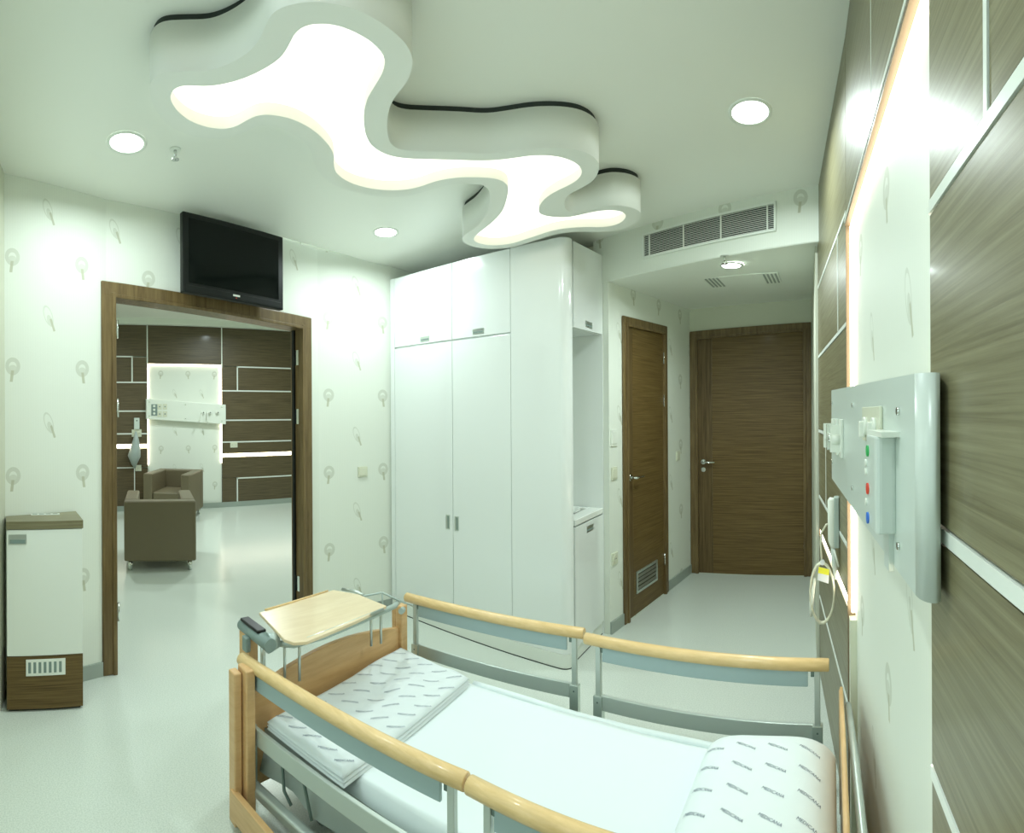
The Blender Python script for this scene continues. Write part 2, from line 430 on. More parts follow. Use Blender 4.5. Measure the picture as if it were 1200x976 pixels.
# ------------------------------------------------------------------ doors
def framebars(name, F, u0, u1, ztl, ztr, w_=.075, out=.02, back=.10, parent=None, m='frame'):
    """architrave: three bars with a stepped profile; ztl/ztr outer top heights"""
    root = bpy.data.objects.new(name, None); COL.objects.link(root); root.matrix_world = F; root['kind'] = 'structure'
    sl = (ztr - ztl) / (u1 - u0)
    zt = lambda u: ztl + sl * (u - u0)
    for k, (a, c) in enumerate(((u0, u0 + w_), (u1 - w_, u1))):
        MB().hexa([(a, -out, 0), (c, -out, 0), (c, 0, 0), (a, 0, 0), (a, -out, zt(a)), (c, -out, zt(c)), (c, 0, zt(c)), (a, 0, zt(a))]).build('architrave', m, root, bevel=.007, seg=3)
        i0, i1 = (c - .022, c + .006) if k == 0 else (a - .006, a + .022)
        MB().hexa([(i0, -out - .008, 0), (i1, -out - .008, 0), (i1, back, 0), (i0, back, 0), (i0, -out - .008, zt(i0) - w_ + .02), (i1, -out - .008, zt(i1) - w_ + .02), (i1, back, zt(i1) - w_ + .02), (i0, back, zt(i0) - w_ + .02)]).build('jamb', m, root, bevel=.004)
    a, c = u0 + .001, u1 - .001
    MB().hexa([(a, -out - .001, zt(a) - w_), (c, -out - .001, zt(c) - w_), (c, 0, zt(c) - w_), (a, 0, zt(a) - w_), (a, -out - .001, zt(a)), (c, -out - .001, zt(c)), (c, 0, zt(c)), (a, 0, zt(a))]).build('architrave', m, root, bevel=.007, seg=3)
    a, c = u0 + w_, u1 - w_
    MB().hexa([(a, -out - .008, zt(a) - w_ - .01), (c, -out - .008, zt(c) - w_ - .01), (c, back, zt(c) - w_ - .01), (a, back, zt(a) - w_ - .01), (a, -out - .008, zt(a) - w_ + .012), (c, -out - .008, zt(c) - w_ + .012), (c, back, zt(c) - w_ + .012), (a, back, zt(a) - w_ + .012)]).build('door_head', m, root, bevel=.004)
    return root
def handle(root, u, z, y, side=1, key=True):
    h = MB().cyl((u, y - .008, z), .024, .010, 1, 20).tube([(u, y, z), (u, y - .045, z), (u + side * .012, y - .052, z), (u + side * .12, y - .052, z)], .009, 10).build('door_handle', 'steel', root)
    if key: MB().cyl((u, y - .007, z - .075), .022, .009, 1, 18).build('key_plate', 'steel', root)
def hinge(root, u, z, y): MB().cyl((u, y, z - .05), .008, .10, 2, 10).box(u - .002, u + .002, y, y + .03, z - .05, z + .05).build('hinge', 'steel', root)

# main door at the end of the corridor
FE = frame_of(S1, E1)
d1 = framebars('door_2', FE, .0, 1.165, 2.335, 2.40, .072, .02)
MB().hexa([(.072, -.004, .008), (.215, -.004, .008), (.215, .035, .008), (.072, .035, .008), (.072, -.004, 2.262), (.215, -.004, 2.270), (.215, .035, 2.270), (.072, .035, 2.262)]).build('door_stile', 'doorv', d1)
MB().hexa([(.216, -.004, .008), (1.092, -.004, .008), (1.092, .035, .008), (.216, .035, .008), (.216, -.004, 2.270), (1.092, -.004, 2.318), (1.092, .035, 2.318), (.216, .035, 2.270)]).build('door_leaf', 'dark', d1)
handle(d1, .128, 1.078, -.004)
for z in (.28, 1.66, 2.12): hinge(d1, 1.092, z, -.012)
# bathroom door on the corridor wall
FSd = frame_of(S0, S1)
d2 = framebars('door_1', FSd, .165, .965, 2.265, 2.30, .066, .02)
MB().hexa([(.231, -.004, .01), (.33, -.004, .01), (.33, .03, .01), (.231, .03, .01), (.231, -.004, 2.198), (.33, -.004, 2.202), (.33, .03, 2.202), (.231, .03, 2.198)]).build('door_stile', 'doorv', d2)
MB().hexa([(.331, -.004, .01), (.899, -.004, .01), (.899, .03, .01), (.331, .03, .01), (.331, -.004, 2.202), (.899, -.004, 2.23), (.899, .03, 2.23), (.331, .03, 2.202)]).build('door_leaf', 'dark', d2)
handle(d2, .285, 1.066, -.004, 1, False)
for z in (.30, 1.655, 2.02): hinge(d2, .899, z, -.012)
g = MB().box(.37, .75, -.012, -.004, .165, .185).box(.37, .75, -.012, -.004, .315, .335).box(.37, .39, -.012, -.004, .185, .315).box(.73, .75, -.012, -.004, .185, .315).build('door_vent', 'alu', d2)
for k in range(4): MB().hexa([(.39, -.010, .19 + k * .031), (.73, -.010, .19 + k * .031), (.73, -.004, .208 + k * .031), (.39, -.004, .208 + k * .031), (.39, -.012, .192 + k * .031), (.73, -.012, .192 + k * .031), (.73, -.006, .21 + k * .031), (.39, -.006, .21 + k * .031)]).build('slat', 'alu', g)
MB().box(.39, .73, -.0045, -.003, .185, .315).build('vent_back', 'shadow', g)
# wide doorway to the next room
d3 = framebars('door_3', F12, -.035, 1.525, 2.362, 2.262, .085, .022, .12)
for z in (.38, 1.60, 2.07): MB().cyl((.060, -.036, z - .055), .0065, .11, 2, 10).build('hinge', 'steel', d3)
for z in (.32, 1.54, 1.97):
    MB().box(1.43, 1.434, .02, .06, z - .055, z + .055).build('hinge', 'steel', d3)
MB().box(1.418, 1.434, .062, .085, 0, 2.18).build('door_seal', 'black', d3)
MB().box(.056, .062, .062, .085, 0, 2.25).build('door_seal', 'black', d3)

# ------------------------------------------------------------------ next room
G0, G1 = (-8.45, 1.5), (-8.0, 5.0)
FG = frame_of(G0, G1)
struct(MB().prism([(-8.9, -.5), (-3.30, -.5), (-3.30, 6.5), (-8.9, 6.5)], 3.14, 3.24).build('ceiling_next_room', 'ceiling'))
struct(MB().box(-2.2, 5.2, .04, .16, 0, 3.16).build('wall_far', 'plainwall', None, FG))
struct(wall_seg('wall_next_left', (-3.36, -.30), (-9.0, -.30), 'plainwall', top=3.16))
struct(wall_seg('wall_next_right', (-8.6, 6.3), (-3.3, 6.3), 'plainwall', top=3.16))
struct(MB().box(-2.2, 5.2, -.10, .04, 3.04, 3.14).build('trim_1', 'soffit', None, FG))
struct(MB().box(-1.6, 5.2, -.012, .0, 0, .085).build('baseboard_far', 'base', None, FG))
struct(MB().prism([(-3.28, .44), (-3.235, .655), (-3.30, .67), (-3.42, -.30), (-3.3, -.3)], 0, 3.16).build('wall_next_near', 'plainwall'))
struct(MB().prism([(-3.37, 2.16), (-3.35, 2.16), (-3.24, 3.6), (-3.24, 6.3), (-3.38, 6.3), (-3.39, 2.2)], 0, 3.16).build('wall_next_near_right', 'plainwall'))
struct(MB().hexa([(-.8, .125, 2.32), (2.2, .125, 2.32), (2.2, .16, 2.32), (-.8, .16, 2.32), (-.8, .125, 3.16), (2.2, .125, 3.16), (2.2, .16, 3.16), (-.8, .16, 3.16)]).build('wall_next_over_door', 'plainwall', None, F12))
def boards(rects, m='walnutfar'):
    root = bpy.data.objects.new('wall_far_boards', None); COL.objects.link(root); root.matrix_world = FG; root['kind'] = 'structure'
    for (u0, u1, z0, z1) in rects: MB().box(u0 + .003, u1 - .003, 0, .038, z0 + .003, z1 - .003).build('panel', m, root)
    return root
NL, NR = .905, 2.17
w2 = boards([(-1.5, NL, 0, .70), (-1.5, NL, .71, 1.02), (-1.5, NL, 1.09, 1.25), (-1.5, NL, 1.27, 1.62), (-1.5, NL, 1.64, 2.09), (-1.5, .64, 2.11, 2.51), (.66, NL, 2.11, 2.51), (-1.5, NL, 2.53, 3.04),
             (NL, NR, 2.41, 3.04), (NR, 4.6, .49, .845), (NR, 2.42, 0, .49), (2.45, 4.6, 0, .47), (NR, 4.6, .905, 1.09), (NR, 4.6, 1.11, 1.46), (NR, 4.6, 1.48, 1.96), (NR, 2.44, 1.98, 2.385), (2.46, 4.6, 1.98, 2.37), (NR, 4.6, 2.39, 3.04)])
for (u0, u1, z0, z1) in ((-1.5, NL, 1.25, 1.27), (-1.5, NL, 1.62, 1.64), (-1.5, NL, 2.09, 2.11), (-1.5, .66, 2.51, 2.53), (.64, .66, 2.11, 2.51), (-1.5, .68, .70, .715), (.675, .69, .3, .70), (NL - .012, NL + .006, 2.41, 3.04), (NR - .006, NR + .012, 2.36, 3.04),
                         (NR, 4.6, 1.09, 1.11), (NR, 4.6, 1.46, 1.48), (NR, 4.6, 1.96, 1.98), (2.44, 2.46, 1.98, 2.39), (2.44, 4.6, 2.37, 2.39), (2.43, 2.45, 0, .49), (2.43, 4.6, .47, .49)):
    MB().box(u0, u1, -.004, .03, z0, z1).build('inlay_strip', 'strip', w2)
for u0, u1, z0, z1 in ((-1.5, NL, 1.035, 1.085), (NR, 4.6, .85, .90)): MB().box(u0, u1, .0, .03, z0, z1).build('light_strip', 'led', w2)
WP6 = wallpaper('wallpaper next room niche', 1.13, .46, 2.24, .62)
fn = struct(MB().box(NL, NR, .026, .038, 0, 2.41).build('wall_far_niche', WP6, None, FG))
for (u0, u1, z0, z1) in ((NL + .0, NL + .009, .75, 2.40), (NR - .009, NR - .0, .75, 2.38), (NL + .02, NR - .02, 2.396, 2.405)):
    MB().box(u0, u1, .006, .025, z0, z1).build('light_strip', 'led', fn)

# ------------------------------------------------------------------ sculpted ceiling light
INNER = [(-1.821, 0.614), (-1.783, 0.613), (-1.752, 0.633), (-1.734, 0.676), (-1.72, 0.716), (-1.685, 0.765), (-1.629, 0.815), (-1.564, 0.85), (-1.5, 0.873), (-1.452, 0.877), (-1.394, 0.867), (-1.372, 0.863), (-1.341, 0.867), (-1.316, 0.882), (-1.297, 0.903), (-1.28, 0.929), (-1.267, 0.959), (-1.255, 1.014), (-1.253, 1.08), (-1.27, 1.137), (-1.292, 1.163), (-1.337, 1.19), (-1.417, 1.214), (-1.477, 1.235), (-1.552, 1.284), (-1.599, 1.326), (-1.644, 1.372), (-1.684, 1.438), (-1.692, 1.524), (-1.656, 1.605), (-1.583, 1.682), (-1.513, 1.753), (-1.432, 1.831), (-1.371, 1.874), (-1.302, 1.907), (-1.216, 1.937), (-1.136, 1.991), (-1.087, 2.069), (-1.082, 2.145), (-1.113, 2.201), (-1.179, 2.243), (-1.295, 2.268), (-1.39, 2.31), (-1.464, 2.385), (-1.487, 2.44), (-1.454, 2.503), (-1.372, 2.561), (-1.257, 2.561), (-1.154, 2.574), (-1.089, 2.624), (-1.082, 2.691), (-1.147, 2.763), (-1.245, 2.778), (-1.373, 2.7), (-1.518, 2.656), (-1.682, 2.675), (-1.854, 2.69), (-1.968, 2.632), (-2.006, 2.533), (-1.974, 2.472), (-1.88, 2.426), (-1.742, 2.366), (-1.628, 2.295), (-1.541, 2.205), (-1.467, 2.118), (-1.444, 2.059), (-1.46, 2.0), (-1.509, 1.949), (-1.591, 1.88), (-1.685, 1.838), (-1.809, 1.822), (-1.895, 1.763), (-1.955, 1.679), (-1.984, 1.561), (-1.958, 1.458), (-1.907, 1.402), (-1.837, 1.355), (-1.795, 1.302), (-1.755, 1.223), (-1.731, 1.136), (-1.731, 1.053), (-1.754, 0.983), (-1.786, 0.946), (-1.833, 0.927), (-1.889, 0.906), (-1.921, 0.872), (-1.939, 0.813), (-1.933, 0.739), (-1.898, 0.674), (-1.853, 0.631)]
OUTER = [(-1.79, 0.529), (-1.772, 0.527), (-1.735, 0.535), (-1.706, 0.561), (-1.68, 0.618), (-1.653, 0.679), (-1.623, 0.717), (-1.564, 0.756), (-1.499, 0.78), (-1.436, 0.781), (-1.378, 0.769), (-1.341, 0.767), (-1.307, 0.781), (-1.27, 0.813), (-1.244, 0.843), (-1.22, 0.884), (-1.194, 0.94), (-1.18, 1.007), (-1.177, 1.087), (-1.185, 1.155), (-1.209, 1.206), (-1.243, 1.242), (-1.308, 1.28), (-1.385, 1.297), (-1.45, 1.324), (-1.524, 1.378), (-1.58, 1.432), (-1.623, 1.491), (-1.621, 1.55), (-1.551, 1.631), (-1.461, 1.721), (-1.372, 1.813), (-1.291, 1.85), (-1.186, 1.89), (-1.092, 1.945), (-1.02, 2.01), (-0.989, 2.092), (-1.002, 2.17), (-1.071, 2.263), (-1.173, 2.308), (-1.257, 2.329), (-1.315, 2.397), (-1.344, 2.47), (-1.325, 2.523), (-1.245, 2.537), (-1.156, 2.531), (-1.098, 2.543), (-1.033, 2.592), (-1.002, 2.654), (-1.003, 2.706), (-1.058, 2.792), (-1.162, 2.854), (-1.294, 2.832), (-1.421, 2.746), (-1.551, 2.712), (-1.719, 2.732), (-1.877, 2.741), (-2.004, 2.68), (-2.066, 2.571), (-2.061, 2.478), (-2.014, 2.42), (-1.969, 2.399), (-1.859, 2.365), (-1.731, 2.285), (-1.616, 2.167), (-1.554, 2.081), (-1.541, 2.022), (-1.57, 1.971), (-1.628, 1.922), (-1.73, 1.886), (-1.852, 1.865), (-1.947, 1.811), (-2.007, 1.725), (-2.046, 1.598), (-2.044, 1.491), (-2.001, 1.389), (-1.936, 1.312), (-1.883, 1.271), (-1.837, 1.215), (-1.81, 1.139), (-1.804, 1.064), (-1.819, 1.003), (-1.852, 0.974), (-1.909, 0.954), (-1.977, 0.913), (-2.017, 0.831), (-2.017, 0.729), (-1.978, 0.644), (-1.899, 0.572), (-1.833, 0.541)]
def smooth_loop(pts, it=1):
    for _ in range(it):
        out = []
        n = len(pts)
        for i in range(n):
            a, b_ = pts[i], pts[(i + 1) % n]
            out += [(a[0] * .75 + b_[0] * .25, a[1] * .75 + b_[1] * .25), (a[0] * .25 + b_[0] * .75, a[1] * .25 + b_[1] * .75)]
        pts = out
    return pts
INNER_S, OUTER_S = smooth_loop(INNER, 2), smooth_loop(OUTER, 2)
fx = thing('ceiling_light', 'large white free-form ceiling light with a glowing wavy opening', 'ceiling light', T(-1.3, 1.6, 0))
TH, GAP = .205, .030
zb = lambda x, y: CE(x, y) - TH
zt = lambda x, y: CE(x, y) - GAP
def shell():
    bm = bmesh.new()
    def ring(pts, f, dx=-1.3, dy=1.6):
        vs = [bm.verts.new((x - dx, y - dy, f(x, y))) for x, y in pts]
        es = [bm.edges.new((vs[i], vs[(i + 1) % len(vs)])) for i in range(len(vs))]
        return vs, es
    ob, oe = ring(OUTER_S, zb); ib, ie = ring(INNER_S, zb)
    bmesh.ops.triangle_fill(bm, use_beauty=True, edges=oe + ie)
    ot, ote = ring(OUTER_S, zt)
    for i in range(len(ob)):
        j = (i + 1) % len(ob); f = bm.faces.new((ob[i], ob[j], ot[j], ot[i])); f.smooth = True
    bmesh.ops.triangle_fill(bm, use_beauty=True, edges=ote)
    bmesh.ops.recalc_face_normals(bm, faces=bm.faces)
    me = bpy.data.meshes.new('shell'); bm.to_mesh(me); bm.free(); me.materials.append(M['shell'])
    o = bpy.data.objects.new('shell', me); COL.objects.link(o); o.parent = fx
    # inner rim
    zi = lambda x, y: CE(x, y) - TH + .048
    bm = bmesh.new()
    a, ae = ring(INNER_S, zb); c, ce = ring(INNER_S, zi)
    for i in range(len(a)):
        j = (i + 1) % len(a); f = bm.faces.new((a[i], a[j], c[j], c[i])); f.smooth = True
    me = bpy.data.meshes.new('inner_rim'); bm.to_mesh(me); bm.free(); me.materials.append(M['inner'])
    o = bpy.data.objects.new('inner_rim', me); COL.objects.link(o); o.parent = fx
    bm = bmesh.new(); c, ce = ring(INNER_S, zi); bmesh.ops.triangle_fill(bm, use_beauty=True, edges=ce)
    me = bpy.data.meshes.new('diffuser'); bm.to_mesh(me); bm.free(); me.materials.append(M['glowplate'])
    o = bpy.data.objects.new('diffuser', me); COL.objects.link(o); o.parent = fx
shell()
# dark block in the gap, coloured to paint the shadow line above the shell
def inset(pts, d):
    A = sum(pts[i][0] * pts[(i + 1) % len(pts)][1] - pts[(i + 1) % len(pts)][0] * pts[i][1] for i in range(len(pts))); sg = 1 if A > 0 else -1
    out = []
    for i in range(len(pts)):
        a, b_ = pts[i - 2], pts[(i + 2) % len(pts)]; t = Vector((b_[0] - a[0], b_[1] - a[1])).normalized()
        out.append((pts[i][0] - t.y * sg * d, pts[i][1] + t.x * sg * d))
    return out
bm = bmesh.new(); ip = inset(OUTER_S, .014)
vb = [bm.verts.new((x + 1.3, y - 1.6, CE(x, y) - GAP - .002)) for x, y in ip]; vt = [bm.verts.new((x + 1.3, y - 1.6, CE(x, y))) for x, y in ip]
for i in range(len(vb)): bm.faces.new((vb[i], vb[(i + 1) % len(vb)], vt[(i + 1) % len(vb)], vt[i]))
me = bpy.data.meshes.new('gap_shadow_block'); bm.to_mesh(me); bm.free(); me.materials.append(M['shadow'])
o = bpy.data.objects.new('gap_shadow_block', me); COL.objects.link(o); o.parent = fx

# ------------------------------------------------------------------ downlights, sprinklers, vents
def downlight(x, y, z, label, power=14, r=.085, tilt=True):
    n = Matrix(((1, 0, 0, x), (0, 1, 0, y), (.045, -.055, 1, z), (0, 0, 0, 1))) if tilt else T(x, y, z)
    t = thing('downlight', label, 'downlight', T(x, y, z), 'recessed downlights')
    ring = MB(); seg = 32
    a = [(math.cos(2 * math.pi * i / seg), math.sin(2 * math.pi * i / seg)) for i in range(seg)]
    vs = []
    for (rr, zz) in ((r + .014, 0), (r + .012, -.006), (r, -.006), (r - .006, .0)):
        vs += [(rr * c, rr * s_, zz + (.045 * rr * c - .055 * rr * s_ if tilt else 0)) for c, s_ in a]
    ring.add(vs, [(k * seg + i, k * seg + (i + 1) % seg, (k + 1) * seg + (i + 1) % seg, (k + 1) * seg + i) for k in range(3) for i in range(seg)], True)
    ring.build('trim_ring', 'satin', t)
    MB().add([(r * c, r * s_, -.003 + (.045 * r * c - .055 * r * s_ if tilt else 0)) for c, s_ in a], [tuple(range(seg))]).build('lens', 'lens', t)
    L = bpy.data.lights.new('bulb', 'AREA'); L.shape = 'DISK'; L.size = r * 1.8; L.energy = power; L.color = LIGHT_TINT; L.spread = math.radians(165)
    lo = bpy.data.objects.new('bulb', L); COL.objects.link(lo); lo.parent = t; lo.location = (0, 0, -.02)
    return t
downlight(-.35, 2.335, 2.889, 'round white downlight nearest the right wall, left of the wood panelling', 10)
downlight(-2.505, .62, 2.886, 'round white downlight nearest the sprinkler on the left of the ceiling', 7)
downlight(-2.655, 2.385, 2.782, 'small round downlight above the wardrobe and left of the wavy ceiling light', 8, .075)
downlight(-.64, 3.40, sof(-.64, 3.4) - .010, 'small downlight set in the low ceiling over the corridor', 9, .065, False)
downlight(-.75, .35, CE(-.75, .35), 'round white downlight above the bed, above the top edge of the view', 9)
def sprinkler(x, y, z, label):
    t = thing('sprinkler', label, 'sprinkler', T(x, y, z), 'ceiling sprinklers')
    MB().cyl((0, 0, -.005), .028, .006).build('escutcheon', 'satin', t)
    MB().cyl((0, 0, -.035), .008, .03).cyl((0, 0, -.052), .020, .003).tube([(-.012, 0, -.035), (-.014, 0, -.045), (0, 0, -.055)], .002, 6).tube([(.012, 0, -.035), (.014, 0, -.045), (0, 0, -.055)], .002, 6).build('nozzle', 'steel', t)
sprinkler(-2.48, .862, CE(-2.48, .862), 'small metal sprinkler head beside the left downlight')
sprinkler(-.64, 3.18, sof(-.64, 3.18), 'small metal sprinkler head in front of the corridor downlight')

# air grille in the soffit face
ag = thing('air_grille', 'long white air-conditioning grille of dark slots in the soffit face', 'air vent', FS)
gl, gr_ = .345, 1.272
def gz(u, top): return (2.741 + (u - gl) * .060) if top else (2.573 + (u - gl) * .051)
def gbar(u0, u1, za, zb_, zc, zd, y0, y1): # u0:(za bottom,zb top) u1:(zc,zd)
    return MB().hexa([(u0, y0, za), (u1, y0, zc), (u1, y1, zc), (u0, y1, za), (u0, y0, zb_), (u1, y0, zd), (u1, y1, zd), (u0, y1, zb_)])
e = .014
gbar(gl, gr_, gz(gl, 1) - e, gz(gl, 1), gz(gr_, 1) - e, gz(gr_, 1), -.012, 0).build('frame', 'satin', ag, bevel=.002)
gbar(gl, gr_, gz(gl, 0), gz(gl, 0) + e, gz(gr_, 0), gz(gr_, 0) + e, -.012, 0).build('frame', 'satin', ag, bevel=.002)
gbar(gl, gl + e, gz(gl, 0), gz(gl, 1), gz(gl, 0), gz(gl, 1), -.012, 0).build('frame', 'satin', ag, bevel=.002)
gbar(gr_ - e, gr_, gz(gr_, 0), gz(gr_, 1), gz(gr_, 0), gz(gr_, 1), -.012, 0).build('frame', 'satin', ag, bevel=.002)
gbar(gl + e, gr_ - e, gz(gl, 0) + e, gz(gl, 1) - e, gz(gr_, 0) + e, gz(gr_, 1) - e, -.0015, 0).build('dark_slot', 'shadow', ag)
ns = 13
for k in range(ns):
    f = (k + .5) / ns
    za = gz(gl, 0) + e + f * (gz(gl, 1) - gz(gl, 0) - 2 * e); zc = gz(gr_, 0) + e + f * (gz(gr_, 1) - gz(gr_, 0) - 2 * e)
    MB().hexa([(gl + e, -.009, za - .004), (gr_ - e, -.009, zc - .004), (gr_ - e, -.002, zc - .001), (gl + e, -.002, za - .001), (gl + e, -.009, za - .001), (gr_ - e, -.009, zc - .001), (gr_ - e, -.002, zc + .002), (gl + e, -.002, za + .002)]).build('slat', 'satin', ag)
for u in (gl + .055, gl + .31, gl + .57, gr_ - .055):
    gbar(u - .0035, u + .0035, gz(u, 0) + e, gz(u, 1) - e, gz(u, 0) + e, gz(u, 1) - e, -.011, -.002).build('mullion', 'satin', ag)
# square vent in the corridor ceiling
cv = thing('ceiling_vent', 'flat square vent in the corridor ceiling in front of the main door', 'air vent', T(-.64, 3.87, sof(-.64, 3.87) - .004) @ Matrix(((1, 0, 0, 0), (0, 1, 0, 0), (.055, .045, 1, 0), (0, 0, 0, 1))))
MB().box(-.27, .27, -.15, .15, -.010, .0).build('plate', 'soffit', cv)
for k in range(4):
    MB().box(-.26 + k * .028, -.247 + k * .028, -.14, .14, -.014, -.010).build('rib', 'base', cv)
    MB().box(.247 - k * .028, .26 - k * .028, -.14, .14, -.014, -.010).build('rib', 'base', cv)

# ------------------------------------------------------------------ television
tv = thing('television', 'black flat television hung high over the doorway', 'television', frame_of((-2.99, 1.085), (-3.055, 1.82)))
twd = .74
tz = lambda u, top: (2.785 - .05 * u) if top else (2.295 - .052 * u)
def tvbox(u0, u1, z0, z1, y0, y1):
    f = lambda u, z: tz(u, 0) + z * (tz(u, 1) - tz(u, 0))
    return MB().hexa([(u0, y0, f(u0, z0)), (u1, y0, f(u1, z0)), (u1, y1, f(u1, z0)), (u0, y1, f(u0, z0)), (u0, y0, f(u0, z1)), (u1, y0, f(u1, z1)), (u1, y1, f(u1, z1)), (u0, y1, f(u0, z1))])
tvbox(0, twd, 0, 1, 0, .045).build('casing', 'black', tv, bevel=.006)
tvbox(.04, twd - .04, .13, .93, -.002, .002).build('screen', 'screen', tv)
tvbox(.02, twd - .02, .015, .095, -.006, .0).build('speaker_bar', 'black', tv, bevel=.003)
tvbox(.345, .395, .055, .078, -.008, -.005).build('logo', 'plastic', tv)
tvbox(.365, .372, .03, .042, -.008, -.005).build('power_lamp', 'red', tv)
MB().box(.25, .5, .045, .12, 2.4, 2.6).build('wall_mount', 'darkgrey', tv)

# ------------------------------------------------------------------ wardrobe and washing niche
W0, W1 = (-3.10, 2.83), (-1.52, 2.80)
FW = frame_of(W0, W1); LW = length(W0, W1)       # x to the right, y away from the viewer
wt = 2.62
wd = thing('wardrobe', 'tall white gloss fitted wardrobe with flat doors and rounded corner', 'wardrobe', FW)
body = [(0, .018), (LW - .06, .018)] + [(LW - .06 + .045 * math.sin(math.radians(a)), .063 - .045 * math.cos(math.radians(a))) for a in range(15, 91, 15)] + [(LW - .015, .55), (0, .55)]
body = [(0, .018), (1.165, .018), (1.165, .0)] + [(LW - .055 + .055 * math.sin(math.radians(a)), .055 - .055 * math.cos(math.radians(a))) for a in range(0, 91, 10)] + [(LW, .068), (LW - .56, .068), (LW - .56, .60), (0, .60)]
MB().prism(body, .09, wt).build('carcass', 'gloss', wd)
pl = [(0, .022)] + [(LW - .06 + .058 * math.sin(math.radians(a)), .06 - .045 * math.cos(math.radians(a))) for a in range(0, 91, 10)] + [(LW - .002, .066), (LW - .56, .066), (LW - .56, .59), (0, .59)]
MB().prism([(x, y - .02) for x, y in pl], .006, .088).build('plinth', 'satin', wd)
MB().prism([(x + .001, y - .022) for x, y in pl], .0, .006).build('shadow_gap', 'shadow', wd)
MB().box(.0, .045, .0, .018, .095, wt).build('filler', 'gloss', wd)
dg = .0025
for (u0, u1, z0, z1, nm) in ((.047, .655, 2.075, wt, 'upper_door'), (.655, 1.163, 2.075, wt, 'upper_door'), (.047, .655, .095, 2.068, 'door'), (.655, 1.163, .095, 2.068, 'door')):
    d = MB().box(u0 + dg, u1 - dg, 0, .017, z0 + dg, z1 - dg).build(nm, 'gloss', wd, bevel=.0015)
    if nm == 'upper_door':
        c = .385 if u0 < .3 else .895; zz = 2.108
        MB().box(c - .048, c + .048, -.003, .001, zz - .016, zz + .020).build('handle', 'alu', d)
        MB().box(c - .042, c + .042, -.0035, .0, zz - .010, zz + .002).build('handle_recess', 'midgrey', d)
    else:
        c = .607 if u0 < .3 else .69
        MB().box(c - .018, c + .018, -.003, .001, .735, .835).build('handle', 'alu', d)
        MB().box(c - .003, c + .011, -.0035, .0, .742, .828).build('handle_recess', 'midgrey', d)

FQ = frame_of((-1.522, 2.83), (-1.552, 3.385))       # x away along the side, y towards -X (depth), room on the right
uc = thing('upper_cabinet', 'white cabinet above the washing niche on the wardrobe side', 'cabinet', FQ)
MB().hexa([(.075, .02, 2.09), (.545, .02, 2.10), (.545, .50, 2.10), (.075, .50, 2.09), (.075, .02, wt), (.545, .02, 2.655), (.545, .50, 2.655), (.075, .50, wt)]).build('carcass', 'gloss', uc)
d = MB().hexa([(.0725, .0, 2.085), (.548, .0, 2.105), (.548, .018, 2.105), (.0725, .018, 2.085), (.0725, .0, wt), (.548, .0, 2.66), (.548, .018, 2.66), (.0725, .018, wt)]).build('door', 'gloss', uc, bevel=.0015)
MB().box(.25, .36, -.003, .001, 2.115, 2.155).build('handle', 'alu', d)
MB().box(.256, .354, -.0035, 0, 2.122, 2.134).build('handle_recess', 'midgrey', d)
bc = thing('base_cabinet', 'white cabinet below the washbasin counter on the wardrobe side', 'cabinet', FQ)
MB().box(.075, .545, .02, .50, .09, .84).build('carcass', 'gloss', bc)
d = MB().box(.0725, .545, .0, .018, .092, .842).build('door', 'gloss', bc, bevel=.0015)
MB().box(.25, .36, -.003, .001, .775, .815).build('handle', 'alu', d)
MB().box(.256, .354, -.0035, 0, .782, .794).build('handle_recess', 'midgrey', d)
MB().box(.045, .555, .012, .49, .006, .088).build('plinth', 'satin', bc)
MB().box(.045, .555, .011, .49, .0, .006).build('shadow_gap', 'shadow', bc)
cn = thing('washbasin_counter', 'white counter with a small round basin in the niche', 'washbasin', FQ)
cb = MB().box(.077, .543, .0, .10, .850, .888).box(.077, .543, .38, .50, .850, .888).box(.077, .13, .10, .38, .850, .888).box(.49, .543, .10, .38, .850, .888).build('counter', 'ceramic', cn, bevel=.004)
bs = MB(); seg = 24; vs = []
for rr, zz in ((.19, .894), (.175, .898), (.16, .87), (.11, .82), (.02, .81)):
    vs += [(.31 + rr * 1.0 * math.cos(2 * math.pi * i / seg), .24 + rr * .78 * math.sin(2 * math.pi * i / seg), zz) for i in range(seg)]
bs.add(vs, [(k * seg + i, k * seg + (i + 1) % seg, (k + 1) * seg + (i + 1) % seg, (k + 1) * seg + i) for k in range(4) for i in range(seg)], True)
bs.build('basin', 'ceramic', cn)
MB().tube([(.31, .42, .888), (.31, .42, 1.02), (.31, .38, 1.05), (.31, .31, 1.04)], .011, 10).build('tap', 'steel', cn)
FWi = FW.inverted() @ FQ
for nm, m_, bx in (('back_board', 'satin', (.077, .543, .49, .505, .895, 2.085)), ('side_board', 'gloss', (.548, .560, .0, .505, .0, 2.66))):
    q = MB().box(*bx); q.v = [tuple(FWi @ Vector(v)) for v in q.v]; q.build(nm, m_, wd)

